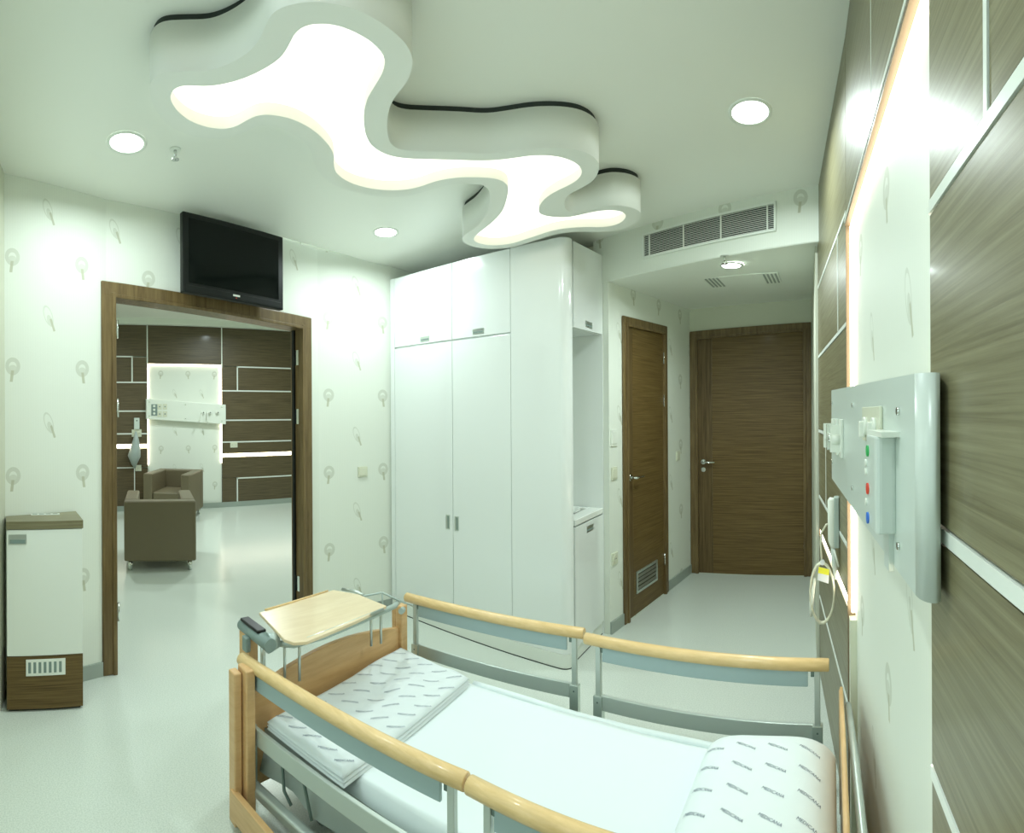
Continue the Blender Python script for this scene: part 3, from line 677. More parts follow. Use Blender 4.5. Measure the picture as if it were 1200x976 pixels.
# ------------------------------------------------------------------ switches and sockets on the walls
def plate(F, u, z, w_, h, label, name='light_switch', cat='switch', rockers=1, m='cream', socket=False, y=0):
    t = thing(name, label, cat, F @ Matrix.Translation((u, y, z)))
    MB().box(-w_ / 2, w_ / 2, -.010, 0, -h / 2, h / 2).build('plate', m, t, bevel=.003)
    for k in range(rockers):
        c = -w_ / 2 + w_ * (k + .5) / rockers
        if socket:
            MB().cyl((c, -.0135, 0), min(w_ / rockers, h) * .34, .004, 1, 18).build('socket_face', m, t)
            MB().cyl((c - .009, -.0145, 0), .0035, .002, 1, 8).cyl((c + .009, -.0145, 0), .0035, .002, 1, 8).build('socket_holes', 'black', t)
        else:
            MB().box(c - w_ / rockers * .38, c + w_ / rockers * .38, -.014, -.009, -h * .36, h * .36).build('rocker', m, t, bevel=.002)
    return t
F23 = frame_of(K[2], K[3])
plate(F23, .366, 1.109, .082, .082, 'cream light switch on the patterned wall between doorway and wardrobe')
plate(FSd, .038, 1.377, .085, .12, 'white thermostat left of the bathroom door, topmost of three', 'thermostat', 'thermostat', 1, 'plastic')
plate(FSd, .038, 1.124, .08, .09, 'cream light switch left of the bathroom door, below the thermostat')
plate(FSd, .038, .519, .08, .085, 'cream wall socket low down left of the bathroom door', 'wall_socket', 'socket', 1, 'cream', True)
plate(FSd, 1.223, 1.159, .08, .085, 'cream light switch between the bathroom door and the main door')
plate(FG, 2.38, 1.05, .13, .09, 'cream socket plate right of the far niche in the next room', 'wall_socket', 'socket', 2, 'cream', True)
plate(FG, .745, .70, .10, .10, 'small cream socket low on the far wall left of the armchairs', 'wall_socket', 'socket', 1, 'cream', True)
plate(FG, .72, 1.27, .16, .12, 'cream double socket under the control box left of the far niche', 'wall_socket', 'socket', 2, 'cream', True)
cbx = thing('control_box', 'small pale control box on the far wall above the double socket', 'control box', FG @ Matrix.Translation((.72, 0, 1.42)))
MB().box(-.045, .045, -.03, 0, -.09, .10).build('housing', 'panel', cbx, bevel=.006)
MB().cyl((0, -.034, .055), .01, .005, 1, 12).build('button', 'black', cbx)
fm = thing('flowmeter', 'clear flask and tubing hanging under the far double socket', 'flowmeter', FG @ Matrix.Translation((.70, -.07, 1.0)))
MB().tube([(0, 0, .30), (0, 0, .16), (-.01, 0, .02), (-.03, 0, -.10), (-.03, 0, -.22), (-.02, 0, -.30)], [.012, .05, .085, .105, .05, .008], 16).build('flask', 'drape', fm)
MB().tube([(.02, 0, .2), (.05, -.02, .08), (.03, -.03, -.04), (-.02, -.02, .02), (-.01, 0, .18)], .006, 8).build('tubing', 'plastic', fm)

# ------------------------------------------------------------------ medical wall units
def gas_outlet(root, u, z, y, sc_=1, m='plastic'):
    g = MB().cyl((u, y - .012 * sc_, z), .020 * sc_, .012 * sc_, 1, 16).cyl((u, y - .026 * sc_, z), .011 * sc_, .016 * sc_, 1, 14).build('gas_outlet', m, root)
    MB().cyl((u, y - .028 * sc_, z), .006 * sc_, .003 * sc_, 1, 10).build('outlet_port', 'black', g)
FU = frame_of((.0, 1.766), (.115, .66))    # x towards the viewer, y into the wall
mu = thing('bed_head_unit', 'pale grey metal bed-head unit with sockets on the right wall', 'medical wall unit', FU)
LU = length((.0, 1.766), (.115, .66))
zn0, zn1 = 1.305, 1.60; zf0, zf1 = 1.333, 1.622
prof = [(.03, .0)] + [(LU - .02 + .075 * math.sin(math.radians(a)), .075 - .075 * math.cos(math.radians(a)) * 1.0) for a in range(0, 91, 10)]
prof = [(.03, 0), (LU - .035, 0)] + [(LU - .035 + .035 * math.sin(math.radians(a)), .019 - .019 * math.cos(math.radians(a))) for a in range(5, 91, 5)] + [(LU - .005, .026), (LU - .10, .05), (.03, .085)]
fz0 = lambda x, y: zf0 + (zn0 - zf0) * x / LU; fz1 = lambda x, y: zf1 + (zn1 - zf1) * x / LU
MB().prism(prof, fz0, fz1, False).build('housing', 'panel', mu)
for p_ in mu.children[0].data.polygons: p_.use_smooth = abs(p_.normal.z) < .5 and p_.area < .01
for (u, z) in ((LU - 1.05, 1.58), (LU - 1.05, 1.391), (LU - .591, 1.566), (LU - .598, 1.369), (LU - .125, 1.551), (LU - .126, 1.349)):
    MB().cyl((u, -.004, z), .006, .005, 1, 12).build('screw', 'steel', mu)
# gas outlets at the far end
for k, u in enumerate((LU - 1.0, LU - .90, LU - .80)):
    gp = MB().box(u - .022, u + .022, -.008, 0, 1.425, 1.53).build('outlet_plate', 'plastic', mu, bevel=.002)
    MB().cyl((u, -.03, 1.475), .014, .024, 1, 14).box(u - .006, u + .006, -.034, -.008, 1.44, 1.515).build('gas_valve', 'steel' if k % 2 else 'plastic', gp)
    MB().cyl((u, -.033, 1.455), .006, .004, 1, 10).build('outlet_port', 'black', gp)
# socket group
sp = MB().box(LU - .43, LU - .245, -.006, 0, 1.492, 1.56).build('socket_plate', 'cream', mu, bevel=.002)
for u in (LU - .385, LU - .29):
    MB().cyl((u, -.012, 1.522), .018, .008, 1, 16).build('plug_socket', 'plastic', sp)
    MB().box(u - .006, u + .006, -.020, -.008, 1.500, 1.532).build('plug', 'plastic', sp, bevel=.002)
ib = MB().prism(rounded(LU - .235, LU - .146, -.032, .004, .010, 4), 1.362, 1.512).build('intercom', 'panel', mu, bevel=.003)
MB().box(LU - .235, LU - .12, -.028, 0, 1.512, 1.520).build('intercom_cap', 'plastic', ib)
for z, m_ in ((1.486, 'green'), (1.424, 'red'), (1.376, 'blue')):
    MB().cyl((LU - .212, -.0345, z), .0095, .004, 1, 14).build(m_ + '_button', m_, ib)
for z in (1.40, 1.45, 1.465): MB().cyl((LU - .228, -.035, z), .006, .006, 1, 12).build('toggle', 'plastic', ib)
MB().box(LU - .20, LU - .165, -.008, .0, 1.30, 1.362).build('cable_cover', 'panel', ib)

# unit in the next room
m2 = thing('bed_head_unit', 'white bed-head unit across the glowing niche in the next room', 'medical wall unit', FG)
h0, h1 = .872, 2.22
zz = lambda u, t: (1.83 if t else 1.50) - .072 * (u - h0)
MB().hexa([(h0, -.07, zz(h0, 0)), (h1, -.07, zz(h1, 0)), (h1, .02, zz(h1, 0)), (h0, .02, zz(h0, 0)), (h0, -.07, zz(h0, 1)), (h1, -.07, zz(h1, 1)), (h1, .02, zz(h1, 1)), (h0, .02, zz(h0, 1))]).build('housing', 'plastic', m2, bevel=.006)
for u in (.92, 1.52, 2.15):
    for t in (0, 1): MB().cyl((u, -.074, zz(u, t) + (.05 if not t else -.05)), .009, .006, 1, 10).build('screw', 'steel', m2)
pw = MB().box(.955, 1.05, -.076, -.07, 1.555, 1.74).build('switch_plate', 'midgrey', m2)
for z in (1.59, 1.65, 1.71): MB().cyl((1.00, -.082, z), .02, .007, 1, 14).build('switch', 'plastic', pw)
for u in (1.09, 1.18):
    for z in (1.58, 1.70):
        q = MB().box(u - .035, u + .035, -.077, -.07, z - .045, z + .045).build('socket_plate', 'cream', m2)
        MB().cyl((u, -.079, z), .012, .004, 1, 10).build('socket_hole', 'midgrey', q)
for u in (1.82, 1.94, 2.07): gas_outlet(m2, u, 1.60, -.07, 1.6)
MB().tube([(1.80, -.10, 1.58), (1.76, -.13, 1.50), (1.72, -.12, 1.42)], .008, 8).tube([(1.9, -.10, 1.62), (1.88, -.12, 1.50), (1.90, -.11, 1.40)], .008, 8).build('hose', 'plastic', m2)

# ------------------------------------------------------------------ armchairs in the next room
def armchair(label, mw, w_=.72, dp=.80):
    t = thing('armchair', label, 'armchair', mw, 'leatherette cube armchairs')
    MB().box(-w_ / 2, w_ / 2, 0, .15, .10, .70).build('backrest', 'leather', t, bevel=.02, seg=4)
    for s_ in (-1, 1):
        x0 = s_ * w_ / 2; x1 = s_ * (w_ / 2 - .14)
        MB().box(min(x0, x1), max(x0, x1), .151, dp, .10, .70).build('armrest', 'leather', t, bevel=.02, seg=4)
    MB().box(-w_ / 2 + .142, w_ / 2 - .142, .152, dp - .03, .10, .30).build('seat_base', 'leather', t, bevel=.01)
    MB().box(-w_ / 2 + .145, w_ / 2 - .145, .155, dp - .01, .302, .43).build('seat_cushion', 'leather', t, bevel=.025, seg=4)
    for x in (-w_ / 2 + .06, w_ / 2 - .06):
        for y in (.06, dp - .06): MB().cyl((x, y, 0), .022, .10, 2, 16, .026).build('leg', 'steel', t)
    return t
# local +y is the facing direction
def facing(x, y, ang): return T(x, y, 0, ang)
armchair('brown leatherette armchair seen from behind, the nearer of the two', facing(-5.03, 1.57, math.radians(90 - 16.5)) )
armchair('brown leatherette armchair facing the room, below the far bed-head unit', facing(-8.0, 2.86, math.radians(-90 - 36)))

# ------------------------------------------------------------------ slim cabinet in the near left corner
FC = frame_of((-2.775, .034), (-2.775, .436))
cb = thing('bedside_cabinet', 'slim white cabinet with wood top and wood base in the left corner', 'cabinet', FC)
MB().prism([(0, .018), (.402, .018), (.402, .26), (0, .145)], .292, .956).build('body', 'satin', cb)
MB().prism([(-.002, -.004), (.406, -.004), (.406, .27), (-.002, .150)], .957, 1.0).build('top_panel', 'walnut', cb, bevel=.002)  # lighter wood than the base, painting in the bright reflection on top
d = MB().box(.001, .401, .0, .017, .294, .954).build('door', 'satin', cb, bevel=.002)
MB().box(.012, .105, -.004, .001, .880, .932).build('handle', 'alu', d)
MB().box(.018, .099, -.0045, 0, .885, .905).build('handle_recess', 'midgrey', d)
MB().prism([(.0, .003), (.402, .003), (.402, .26), (0, .145)], .015, .290).build('base_panel', 'dark', cb)
MB().prism([(.01, .02), (.392, .02), (.392, .25), (.01, .14)], 0, .015).build('plinth', 'shadow', cb)
g = MB().box(.100, .308, -.003, .003, .190, .275).build('vent_grille', 'satin', cb, bevel=.001)
for k in range(7): MB().box(.112 + k * .027, .126 + k * .027, -.004, -.0025, .205, .262).build('vent_slot', 'midgrey', g)
q = MB().box(.14, .30, .165, .188, 1.0, 1.004).build('top_vent', 'satin', cb)
for k in range(4): MB().box(.148 + k * .038, .174 + k * .038, .170, .183, 1.004, 1.0045).build('vent_slot', 'midgrey', q)

# ------------------------------------------------------------------ hospital bed
bed = thing('hospital_bed', 'hospital bed with beech side rails and silver metal frame', 'bed', T(-.95, 1.45, 0))
BI = bed.matrix_world.inverted()
def B(x, y, z): return (x + .95, y - 1.45, z)
def bb(mb):  # shift a builder made in world coordinates
    mb.v = [(x + .95, y - 1.45, z) for x, y, z in mb.v]; return mb
def obox(p, q, t0, t1, z0, z1, u0=0, u1=None):
    """box along p->q between offsets t0,t1"""
    F = frame_of(p, q); u1 = length(p, q) if u1 is None else u1
    m_ = MB().box(u0, u1, t0, t1, z0, z1); m_.v = [tuple(F @ Vector(v)) for v in m_.v]; return m_
RZ = .60
def side_rail(p, q, z0, z1, out, label):
    """out = +1 when the outside of the bed lies on the left of p->q"""
    F = frame_of(p, q); L = length(p, q)
    r = MB().tube([tuple(F @ Vector((u * L, 0, z0 + (z1 - z0) * u))) for u in (0, .003, .25, .5, .75, .997, 1)], [.021, .024, .024, .024, .024, .024, .021], 16)
    root = bb(r).build('side_rail', 'rail', bed)
    zc = lambda u: z0 + (z1 - z0) * u / L
    def hx(u0, u1, t0, t1, a, c):
        m_ = MB().hexa([(u0, t0, zc(u0) + a), (u1, t0, zc(u1) + a), (u1, t1, zc(u1) + a), (u0, t1, zc(u0) + a), (u0, t0, zc(u0) + c), (u1, t0, zc(u1) + c), (u1, t1, zc(u1) + c), (u0, t1, zc(u0) + c)])
        m_.v = [tuple(F @ Vector(v)) for v in m_.v]; return bb(m_)
    hx(.08, L - .08, -.006, .006, -.082, -.012).build('infill_plate', 'bluegrey', root, bevel=.003)
    for u in (.062, L - .045):
        hx(u - .011, u + .011, -.010, .010, -.235, -.010).build('upright', 'silver', root, bevel=.002)
        hx(u - .020, u + .020, -.016, .016, -.50, -.225).build('guide_channel', 'alu', root, bevel=.002)
        hx(u + (.011 if u < .5 else -.025), u + (.025 if u < .5 else -.011), -.006, .006, -.045, -.018).build('rail_bracket', 'darkgrey', root, bevel=.003)
        c = F @ Vector((u, -.017, zc(u) - .25)); MB().cyl(B(c.x, c.y, c.z), .004, .004, 1, 8).build('screw', 'darkgrey', root)
    hx(.075, L - .06, -.008, .008, -.285, -.222).build('lower_bar', 'silver', root, bevel=.003)
    return root, hx, L
side_rail((-1.985, 1.912), (-1.030, 2.038), .600, .600, 1, '')
side_rail((-1.005, 1.998), (-.010, 1.986), .600, .600, 1, '')
rA, hxA, LAa = side_rail((-1.862, .910), (-.872, 1.053), .600, .600, -1, '')
rB, hxB, LBb = side_rail((-.862, 1.050), (-.02, 1.075), .600, .600, -1, '')
for hx_, L_, r_ in ((hxA, LAa, rA), (hxB, LBb, rB)):
    hx_(.055, L_ - .055, -.02, .02, -.475, -.435).build('second_bar', 'silver', r_, bevel=.012, seg=4)
# side boards, foot board, head board
bb(obox((-1.80, .84), (-.05, .99), -.012, .012, .05, .155)).build('side_board', 'bedwood', bed, bevel=.003)
F0, F1 = (-1.815, .845), (-1.925, 1.815)
FF = frame_of(F0, F1); LF = length(F0, F1)
def arcz(u): 
    t = u / LF; return .455 + .085 * math.sin(math.pi * min(max(t * .98 + .02, 0), 1)) + .035 * t
nA = 24; fp = MB()
us = [LF * (i / nA) for i in range(nA + 1)]
vs = []
for u in us:
    for (y, z) in ((-.012, .12), (.012, .12), (.012, arcz(u)), (-.012, arcz(u))): vs.append(tuple(FF @ Vector((u, y, z))))
fp.add(vs, [(i * 4 + k, i * 4 + (k + 1) % 4, (i + 1) * 4 + (k + 1) % 4, (i + 1) * 4 + k) for i in range(nA) for k in range(4)] + [(0, 1, 2, 3), tuple(nA * 4 + k for k in range(4))])
bb(fp).build('footboard', 'bedwood', bed, bevel=.003)
bb(MB().box(-1.828, -1.775, .838, .870, .02, .590)).build('foot_post', 'bedwood', bed, bevel=.006, seg=3)
bb(MB().box(-1.822, -1.745, .874, .912, .02, .605)).build('foot_post', 'bedwood', bed, bevel=.006, seg=3)
bb(MB().box(-1.995, -1.90, .965, 1.005, .02, .655)).build('foot_post', 'bedwood', bed, bevel=.004, seg=3)
bb(obox(F0, F1, -.03, .01, 0.02, .605, LF - .03, LF + .02)).build('foot_post', 'bedwood', bed, bevel=.008, seg=3)
bb(obox(F0, F1, .014, .045, 0.02, .60, LF - .02, LF + .025)).build('foot_post', 'bedwood', bed, bevel=.008, seg=3)
bb(MB().tube([(-1.90, 1.80, .58), (-1.83, 1.74, .62), (-1.80, 1.70, .63)], .014)).build('foot_bar', 'grey', bed)
HB = MB()
hy0, hy1 = 1.02, 1.83
def hz(y): 
    t = (y - hy0) / (hy1 - hy0); return .60 + .05 * math.sin(math.pi * t)
hv = []; nH = 16
for i in range(nH + 1):
    y = hy0 + (hy1 - hy0) * i / nH
    for (x, z) in ((.027, .12), (.038, .12), (.038, hz(y)), (.027, hz(y))): hv.append((x, y, z))
HB.add(hv, [(i * 4 + k, i * 4 + (k + 1) % 4, (i + 1) * 4 + (k + 1) % 4, (i + 1) * 4 + k) for i in range(nH) for k in range(4)] + [(0, 1, 2, 3), tuple(nH * 4 + k for k in range(4))])
bb(HB).build('headboard', 'bedwood', bed, bevel=.004)
bb(MB().tube([(.031, 1.84, .15), (.031, 1.84, .55), (.031, 1.80, .60), (.031, 1.66, .625), (.031, 1.4, .645), (.031, 1.2, .635), (.031, 1.02, .59)], .0075, 12)).build('headboard_rim', 'bedwood', bed)
bb(MB().tube([(.054, 1.78, .56), (.056, 1.6, .60), (.062, 1.4, .61), (.070, 1.15, .58), (.075, 1.02, .50)], .012, 12)).build('headboard_handle', 'silver', bed)
# under frame, lifting columns, castors
bb(MB().box(-1.80, .0, 1.05, 1.85, .19, .235)).build('mattress_base', 'midgrey', bed, bevel=.01)
for x in (-1.55, -.30):
    bb(MB().box(x - .09, x + .09, 1.35, 1.55, .07, .19)).build('lifting_column', 'silver', bed, bevel=.01)
for x in (-1.66, -.18):
    for y in (1.15, 1.75):
        cst = bb(MB().cyl((x, y - .016, .05), .05, .032, 1, 20)).build('castor', 'darkgrey', bed)
        bb(MB().box(x - .02, x + .02, y - .022, y + .022, .05, .13)).build('castor_fork', 'silver', cst)
bb(MB().box(-1.70, -.14, 1.13, 1.17, .11, .15).box(-1.70, -.14, 1.73, 1.77, .11, .15).box(-1.62, -1.50, 1.17, 1.73, .11, .15).box(-.36, -.24, 1.17, 1.73, .11, .15)).build('chassis', 'grey', bed)

# mattress with fitted sheet
def slab(x0, x1, y0f, y1f, z0, ztop, nx, ny, round_=.04):
    """soft slab: top follows ztop(x,y) with rounded borders"""
    bm_ = MB(); vs = []
    for i in range(nx + 1):
        x = x0 + (x1 - x0) * i / nx
        for j in range(ny + 1):
            y = y0f(x) + (y1f(x) - y0f(x)) * j / ny
            d_ = min(x - x0, x1 - x, y - y0f(x), y1f(x) - y); d_ = max(0, min(d_, round_))
            k = math.sqrt(max(0, 1 - (1 - d_ / round_) ** 2))
            vs.append((x, y, z0 + (ztop(x, y) - z0) * (.45 + .55 * k)))
    nv = len(vs); fs = []
    for i in range(nx):
        for j in range(ny): fs.append((i * (ny + 1) + j, (i + 1) * (ny + 1) + j, (i + 1) * (ny + 1) + j + 1, i * (ny + 1) + j + 1))
    border = [i * (ny + 1) for i in range(nx + 1)] + [nx * (ny + 1) + j for j in range(1, ny + 1)] + [i * (ny + 1) + ny for i in range(nx - 1, -1, -1)] + [j for j in range(ny - 1, 0, -1)]
    for b_ in border: vs.append((vs[b_][0], vs[b_][1], z0))
    n = len(border)
    for k in range(n): fs.append((border[k], border[(k + 1) % n], nv + (k + 1) % n, nv + k))
    fs.append(tuple(nv + k for k in range(n)))
    return bm_.add(vs, fs, True)
my0 = lambda x: .985 + .115 * min(1, max(0, (x + 1.85) / 1.0)) 
my1 = lambda x: 1.795 + .055 * min(1, max(0, (x + 1.85) / 1.0)) - .05 * max(0, (x + .85) / .85)
MZ = .375
def mtop(x, y): return MZ + .003 * math.sin(5 * x + 1) * math.sin(7 * y) + .006 * max(0, (y - 1.74) / .06)
mt = thing('mattress', 'white sheeted mattress lying on the hospital bed', 'mattress', T(-.95, 1.45, 0))
bb(slab(-1.83, -.0, my0, my1, .236, mtop, 60, 30)).build('fitted_sheet', 'sheet', mt)
# rolled hem along the far edge
bb(MB().tube([(x, my1(x) - .012, .372 + .004 * math.sin(9 * x)) for x in [-1.45 + .07 * i for i in range(18)]], .014, 10)).build('sheet_hem', 'sheet', mt)
# hanging drape on the near side of the mattress
dr = MB(); vs = []; nd = 40
for i in range(nd + 1):
    x = -1.80 + 1.72 * i / nd; y = my0(x) - .012
    for k in range(7):
        t = k / 6; zz_ = .345 - t * (.20 - .05 * math.sin(3 * x)); yy = y - .012 * math.sin(22 * x + 3 * t) * t - .012 * t
        vs.append((x, yy, zz_))
dr.add(vs, [(i * 7 + k, (i + 1) * 7 + k, (i + 1) * 7 + k + 1, i * 7 + k + 1) for i in range(nd) for k in range(6)], True)
bb(dr).build('side_drape', 'drape', mt)
bb(MB().tube([(-1.66, .985, .33), (-1.655, .972, .28), (-1.64, .970, .20), (-1.60, .975, .17)], .006, 8).tube([(-1.60, .985, .33), (-1.52, .972, .32), (-1.47, .975, .20)], .006, 8)).build('mattress_strap', 'darkgrey', mt)

# lettering helper
def lettering(text, size):
    c = bpy.data.curves.new('t', 'FONT'); c.body = text; c.size = size; c.align_x = 'CENTER'; c.align_y = 'CENTER'; c.resolution_u = 2
    o = bpy.data.objects.new('t', c); COL.objects.link(o)
    bpy.context.view_layer.update()
    me = bpy.data.meshes.new_from_object(o.evaluated_get(bpy.context.evaluated_depsgraph_get()))
    bpy.data.objects.remove(o); bpy.data.curves.remove(c)
    v = [tuple(x.co) for x in me.vertices]; f = [tuple(p.vertices) for p in me.polygons]
    bpy.data.meshes.remove(me); return v, f
LV, LFc = lettering('MEDICANA', .0165)
lw = max(x for x, y, z in LV) - min(x for x, y, z in LV); LV = [(x * .070 / lw, y * .95, z) for x, y, z in LV]
def print_on(parent, spots, hfun, shift=(0.95, -1.45), inside=None):
    m_ = MB()
    for (x, y, a, s_) in spots:
        ca, sa = math.cos(a), math.sin(a); vs = []
        for (u, v, _) in LV:
            X = x + s_ * (u * ca - v * sa); Y = y + s_ * (u * sa + v * ca); vs.append((X + shift[0], Y + shift[1], hfun(X, Y) + .0012))
        m_.add(vs, LFc)
    return stuff(m_.build('printed_lettering', 'print', parent))

# pillow
PX0, PX1, PY0, PY1 = -.425, .012, 1.12, 1.775
def pill(x, y):
    u = (x - PX0) / (PX1 - PX0) * 2 - 1; v = (y - PY0) / (PY1 - PY0) * 2 - 1
    u = max(-1, min(1, u)); v = max(-1, min(1, v))
    k = (max(0, (1 - abs(u) ** 4)) ** .55) * (max(0, (1 - abs(v) ** 6)) ** .45)
    return .385 + .125 * k + .004 * math.sin(11 * x + 5 * y)
pm = MB(); nn_ = 36; vs = []; fs = []
for side in (1, -1):
    for i in range(nn_ + 1):
        for j in range(nn_ + 1):
            u = -math.cos(math.pi * i / nn_); v = -math.cos(math.pi * j / nn_)
            pinch = .035 * abs(u) ** 2 * (1 - abs(v) ** 6) ; pinch2 = .03 * abs(v) ** 2 * (1 - abs(u) ** 6)
            x = PX0 + (PX1 - PX0) * (u + 1) / 2; y = PY0 + (PY1 - PY0) * (v + 1) / 2
            z = pill(x, y)
            if side < 0: z = .385 - (z - .385) * .0 - .002 * (1 - abs(u)) - .001
            vs.append((x, y, z))
q = (nn_ + 1) ** 2
for side in (0, 1):
    for i in range(nn_):
        for j in range(nn_): fs.append(tuple(side * q + k for k in (i * (nn_ + 1) + j, (i + 1) * (nn_ + 1) + j, (i + 1) * (nn_ + 1) + j + 1, i * (nn_ + 1) + j + 1)))
for i in range(nn_):
    fs += [(i * (nn_ + 1), (i + 1) * (nn_ + 1), q + (i + 1) * (nn_ + 1), q + i * (nn_ + 1)), (i * (nn_ + 1) + nn_, (i + 1) * (nn_ + 1) + nn_, q + (i + 1) * (nn_ + 1) + nn_, q + i * (nn_ + 1) + nn_),
           (i, i + 1, q + i + 1, q + i), (nn_ * (nn_ + 1) + i, nn_ * (nn_ + 1) + i + 1, q + nn_ * (nn_ + 1) + i + 1, q + nn_ * (nn_ + 1) + i)]
pm.add(vs, fs, True)
pil = thing('pillow', 'plump white pillow with rows of printed lettering at the bed head', 'pillow', T(-.95, 1.45, 0))
bb(pm).build('pillowcase', 'sheet', pil)
spots = []
for i in range(5):
    for j in range(7):
        x = -.372 + .100 * i + .003 * j; y = 1.735 - .098 * j
        if PX0 + .03 < x < PX1 - .015 and PY0 + .03 < y < PY1 - .02: spots.append((x, y, math.radians(-27), 1.03))
print_on(pil, spots, pill)

# folded printed blanket at the foot
bl = thing('blanket', 'folded white blanket with printed lettering at the bed foot', 'blanket', T(-.95, 1.45, 0))
Q00, Q10, Q11, Q01 = Vector((-1.735, .955)), Vector((-1.335, 1.005)), Vector((-1.455, 1.775)), Vector((-1.895, 1.785))
def bq(u, v): return (Q00 * (1 - u) + Q10 * u) * (1 - v) + (Q01 * (1 - u) + Q11 * u) * v
def bh(x, y):
    r = .418 + .006 * math.sin(9 * x + 3 * y) * math.sin(11 * y - 2 * x) + .004 * math.sin(31 * x + 17 * y)
    for cx, cyy, s_, h in ((-1.56, 1.55, .05, .012), (-1.62, 1.42, .035, -.010), (-1.50, 1.45, .06, .008), (-1.7, 1.6, .05, -.008)):
        r += h * math.exp(-((x - cx) ** 2 + (y - cyy) ** 2) / (2 * s_ * s_))
    return r
for L_ in range(3):
    m_ = MB(); vs = []; fs = []; nu, nv = 26, 44; sh = .005 * (2 - L_)
    base_z = .377 + .012 * L_
    for i in range(nu + 1):
        for j in range(nv + 1):
            u, v = i / nu, j / nv; P = bq(u, v); P = P + Vector((sh, -sh * .4)) * (u - .2)
            d_ = min(u, 1 - u) * .42; d2 = min(v, 1 - v) * .8; k = min(1, min(d_, d2) / .02); k = math.sqrt(max(0, 1 - (1 - k) ** 2))
            zt_ = (bh(P.x, P.y) - .418) * (1 if L_ == 2 else .3) + base_z + .0155
            vs.append((P.x, P.y, base_z + .004 + (zt_ - base_z - .004) * k if L_ < 2 else base_z + .004 + (bh(P.x, P.y) - base_z - .004) * k))
    q = len(vs); border = [i * (nv + 1) for i in range(nu + 1)] + [nu * (nv + 1) + j for j in range(1, nv + 1)] + [i * (nv + 1) + nv for i in range(nu - 1, -1, -1)] + [j for j in range(nv - 1, 0, -1)]
    for i in range(nu):
        for j in range(nv): fs.append((i * (nv + 1) + j, (i + 1) * (nv + 1) + j, (i + 1) * (nv + 1) + j + 1, i * (nv + 1) + j + 1))
    for b_ in border: vs.append((vs[b_][0], vs[b_][1], base_z))
    for k in range(len(border)): fs.append((border[k], border[(k + 1) % len(border)], q + (k + 1) % len(border), q + k))
    m_.add(vs, fs, True); bb(m_).build('fold', 'blanket', bl)
spots = []
for i in range(5):
    for j in range(9):
        u = .10 + .2 * i + (.04 if j % 2 else 0); v = .06 + .108 * j
        if u < .95 and v < .97:
            P = bq(u, v); spots.append((P.x, P.y, math.radians(47 + 8 * math.sin(i * 3 + j)), .95))
print_on(bl, spots, lambda x, y: bh(x, y) + .0005)

# ------------------------------------------------------------------ over-bed tray on the foot end
tr = thing('overbed_tray', 'pale wood bed tray on a grey metal frame over the footboard', 'tray', T(-1.85, 1.3, 0))
def tt(m_): m_.v = [(x + 1.85, y - 1.3, z) for x, y, z in m_.v]; return m_
cs = [(-2.005, 1.065), (-2.068, 1.505), (-1.945, 1.560), (-1.745, 1.560), (-1.70, 1.36), (-1.655, 1.08), (-1.675, 1.035), (-1.72, 1.02)]
tt(MB().prism(cs, .692, .706)).build('board', 'traywood', tr, bevel=.003)
tt(MB().tube([(-2.012, 1.10, .708), (-2.066, 1.47, .708)], .005, 8)).build('board_lip', 'rail', tr)
tt(MB().tube([(-1.685, 1.10, .70), (-1.735, 1.53, .70)], .007, 8)).build('edge_bar', 'alu', tr)
tt(MB().tube([(-2.05, 1.545, .705), (-1.99, 1.575, .705), (-1.93, 1.58, .70)], .008, 8)).build('book_stop', 'alu', tr)
tt(MB().tube([(-1.84, 1.01, .650), (-1.73, 1.07, .668), (-1.71, 1.2, .678), (-1.75, 1.5, .68), (-1.80, 1.66, .665), (-1.86, 1.74, .65)], .012, 12)).build('support_bar', 'grey', tr)
tt(MB().tube([(-1.86, .97, .66), (-1.86, 1.3, .67), (-1.90, 1.6, .66)], .009, 10)).build('support_bar', 'grey', tr)
for (x, y) in ((-1.80, 1.07), (-1.77, 1.12), (-1.84, 1.55), (-1.83, 1.60)):
    tt(MB().tube([(x, y, .50), (x, y, .672)], .006, 8)).build('strut', 'alu', tr)
tt(MB().tube([(-1.92, 1.57, .70), (-1.90, 1.67, .70), (-1.80, 1.73, .66)], .005, 8).tube([(-1.90, 1.67, .70), (-1.88, 1.66, .62)], .004, 8)).build('wire_hoop', 'grey', tr)
tt(MB().tube([(-2.0, .985, .672), (-1.76, .985, .672)], .026, 16)).build('slide_body', 'midgrey', tr)
tt(MB().cyl((-1.80, .99, .668), .040, .045, 1, 20, .028)).build('clamp_knob', 'grey', tr)
tt(MB().box(-1.985, -1.83, .965, 1.005, .695, .708)).build('grip', 'black', tr, bevel=.004)
tt(MB().box(-1.93, -1.89, .945, .968, .60, .66)).build('bracket', 'midgrey', tr, bevel=.006)
tt(MB().tube([(-1.85, 1.0, .67), (-1.85, 1.0, .50)], .010, 10)).build('strut', 'alu', tr)

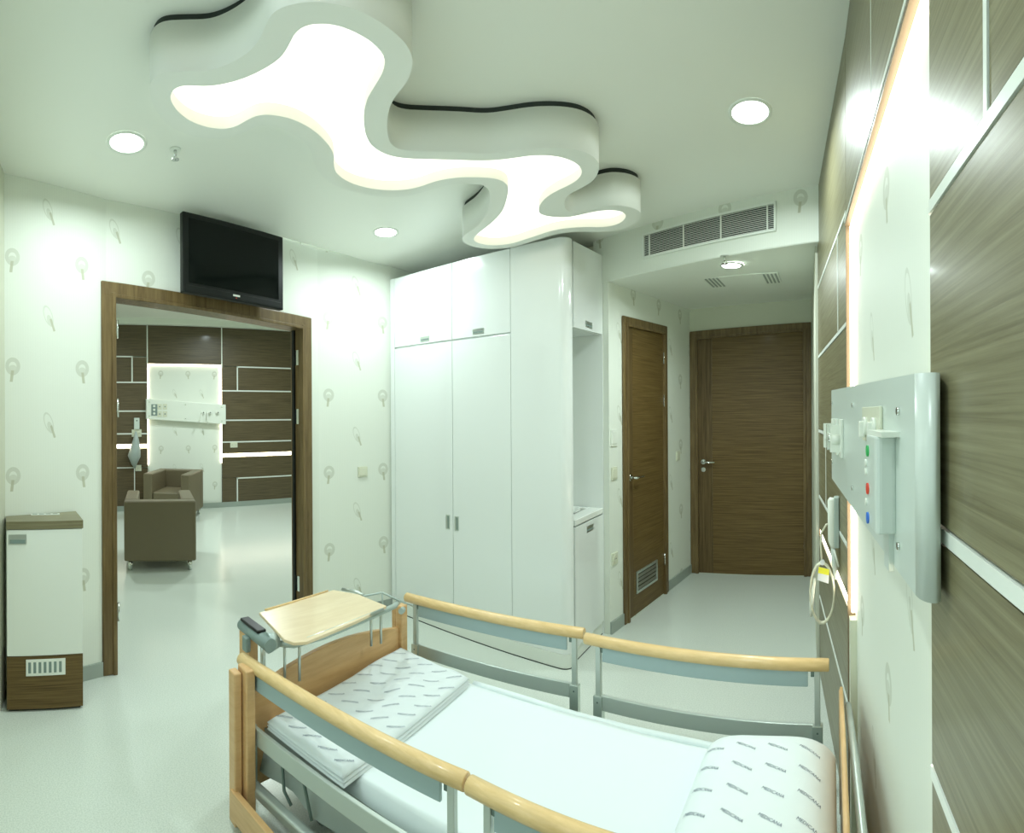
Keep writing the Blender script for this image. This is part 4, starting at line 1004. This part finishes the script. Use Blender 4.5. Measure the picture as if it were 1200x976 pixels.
# ------------------------------------------------------------------ nurse-call handset with coiled cable
nc = thing('call_handset', 'pale nurse-call handset clipped to the panelling with a looped cable', 'handset', T(.02, 2.2, 0))
def th(m_): m_.v = [(x - .02, y - 2.2, z) for x, y, z in m_.v]; return m_
th(MB().tube([(.006, 2.19, 1.195), (.004, 2.19, 1.185), (.004, 2.19, 1.02), (.010, 2.19, .985)], [.012, .019, .018, .010], 14)).build('handset_body', 'plastic', nc)
th(MB().box(.012, .034, 2.17, 2.215, .99, 1.20)).build('holder', 'grey', nc, bevel=.004)
th(MB().tube([(.008, 2.19, .99), (.012, 2.19, .93), (.018, 2.18, .86)], [.010, .012, .006], 12)).build('clip', 'panel', nc)
th(MB().tube([(.012, 2.17, .985), (.030, 2.15, .92)], .004, 8)).build('clip_lever', 'plastic', nc)
lp = []
cx_, cz_ = -.034, .800
for k in range(66):
    a = math.radians(90 + k * 17); e_ = 1 + .10 * math.sin(k * .29)
    lp.append((cx_ + .050 * e_ * math.cos(a) + (.0 if k else 0), 2.2 + .006 * math.sin(k * .7), cz_ + .125 * e_ * math.sin(a)))
th(MB().tube(lp, .0045, 6)).build('cable_loop', 'cord', nc)
th(MB().tube([(.0, 2.19, 1.09), (-.02, 2.19, 1.085), (-.04, 2.195, 1.05), (-.044, 2.2, 1.0), (-.040, 2.2, .93)], .004, 8)).build('cable', 'cord', nc)
th(MB().tube([(-.07, 2.2, .86), (-.083, 2.2, .76), (-.086, 2.2, .70)], [.006, .010, .006], 10)).build('plug', 'plastic', nc)
th(MB().cyl((-.037, 2.19, .925), .010, .02, 1, 10)).build('cable_tie', 'label', nc)
lb = th(MB().hexa([(-.058, 2.188, .855), (-.012, 2.188, .84), (-.012, 2.19, .84), (-.058, 2.19, .855), (-.052, 2.188, .91), (-.008, 2.188, .90), (-.008, 2.19, .90), (-.052, 2.19, .91)])).build('label_tag', 'label', nc)
th(MB().hexa([(-.055, 2.186, .885), (-.010, 2.186, .875), (-.010, 2.187, .875), (-.055, 2.187, .885), (-.052, 2.186, .91), (-.008, 2.186, .90), (-.008, 2.187, .90), (-.052, 2.187, .91)])).build('yellow_band', 'yellow', lb)

# ------------------------------------------------------------------ lights in the next room
for (x, y, p_) in ((-4.6, 3.6, 22), (-6.6, 3.6, 26), (-6.6, 1.2, 20)):
    downlight(x, y, 3.138, 'round downlight in the ceiling of the next room, ' + {22: 'nearest the doorway', 26: 'above the far armchair', 20: 'on the added-window side'}[p_], p_, .08, False)
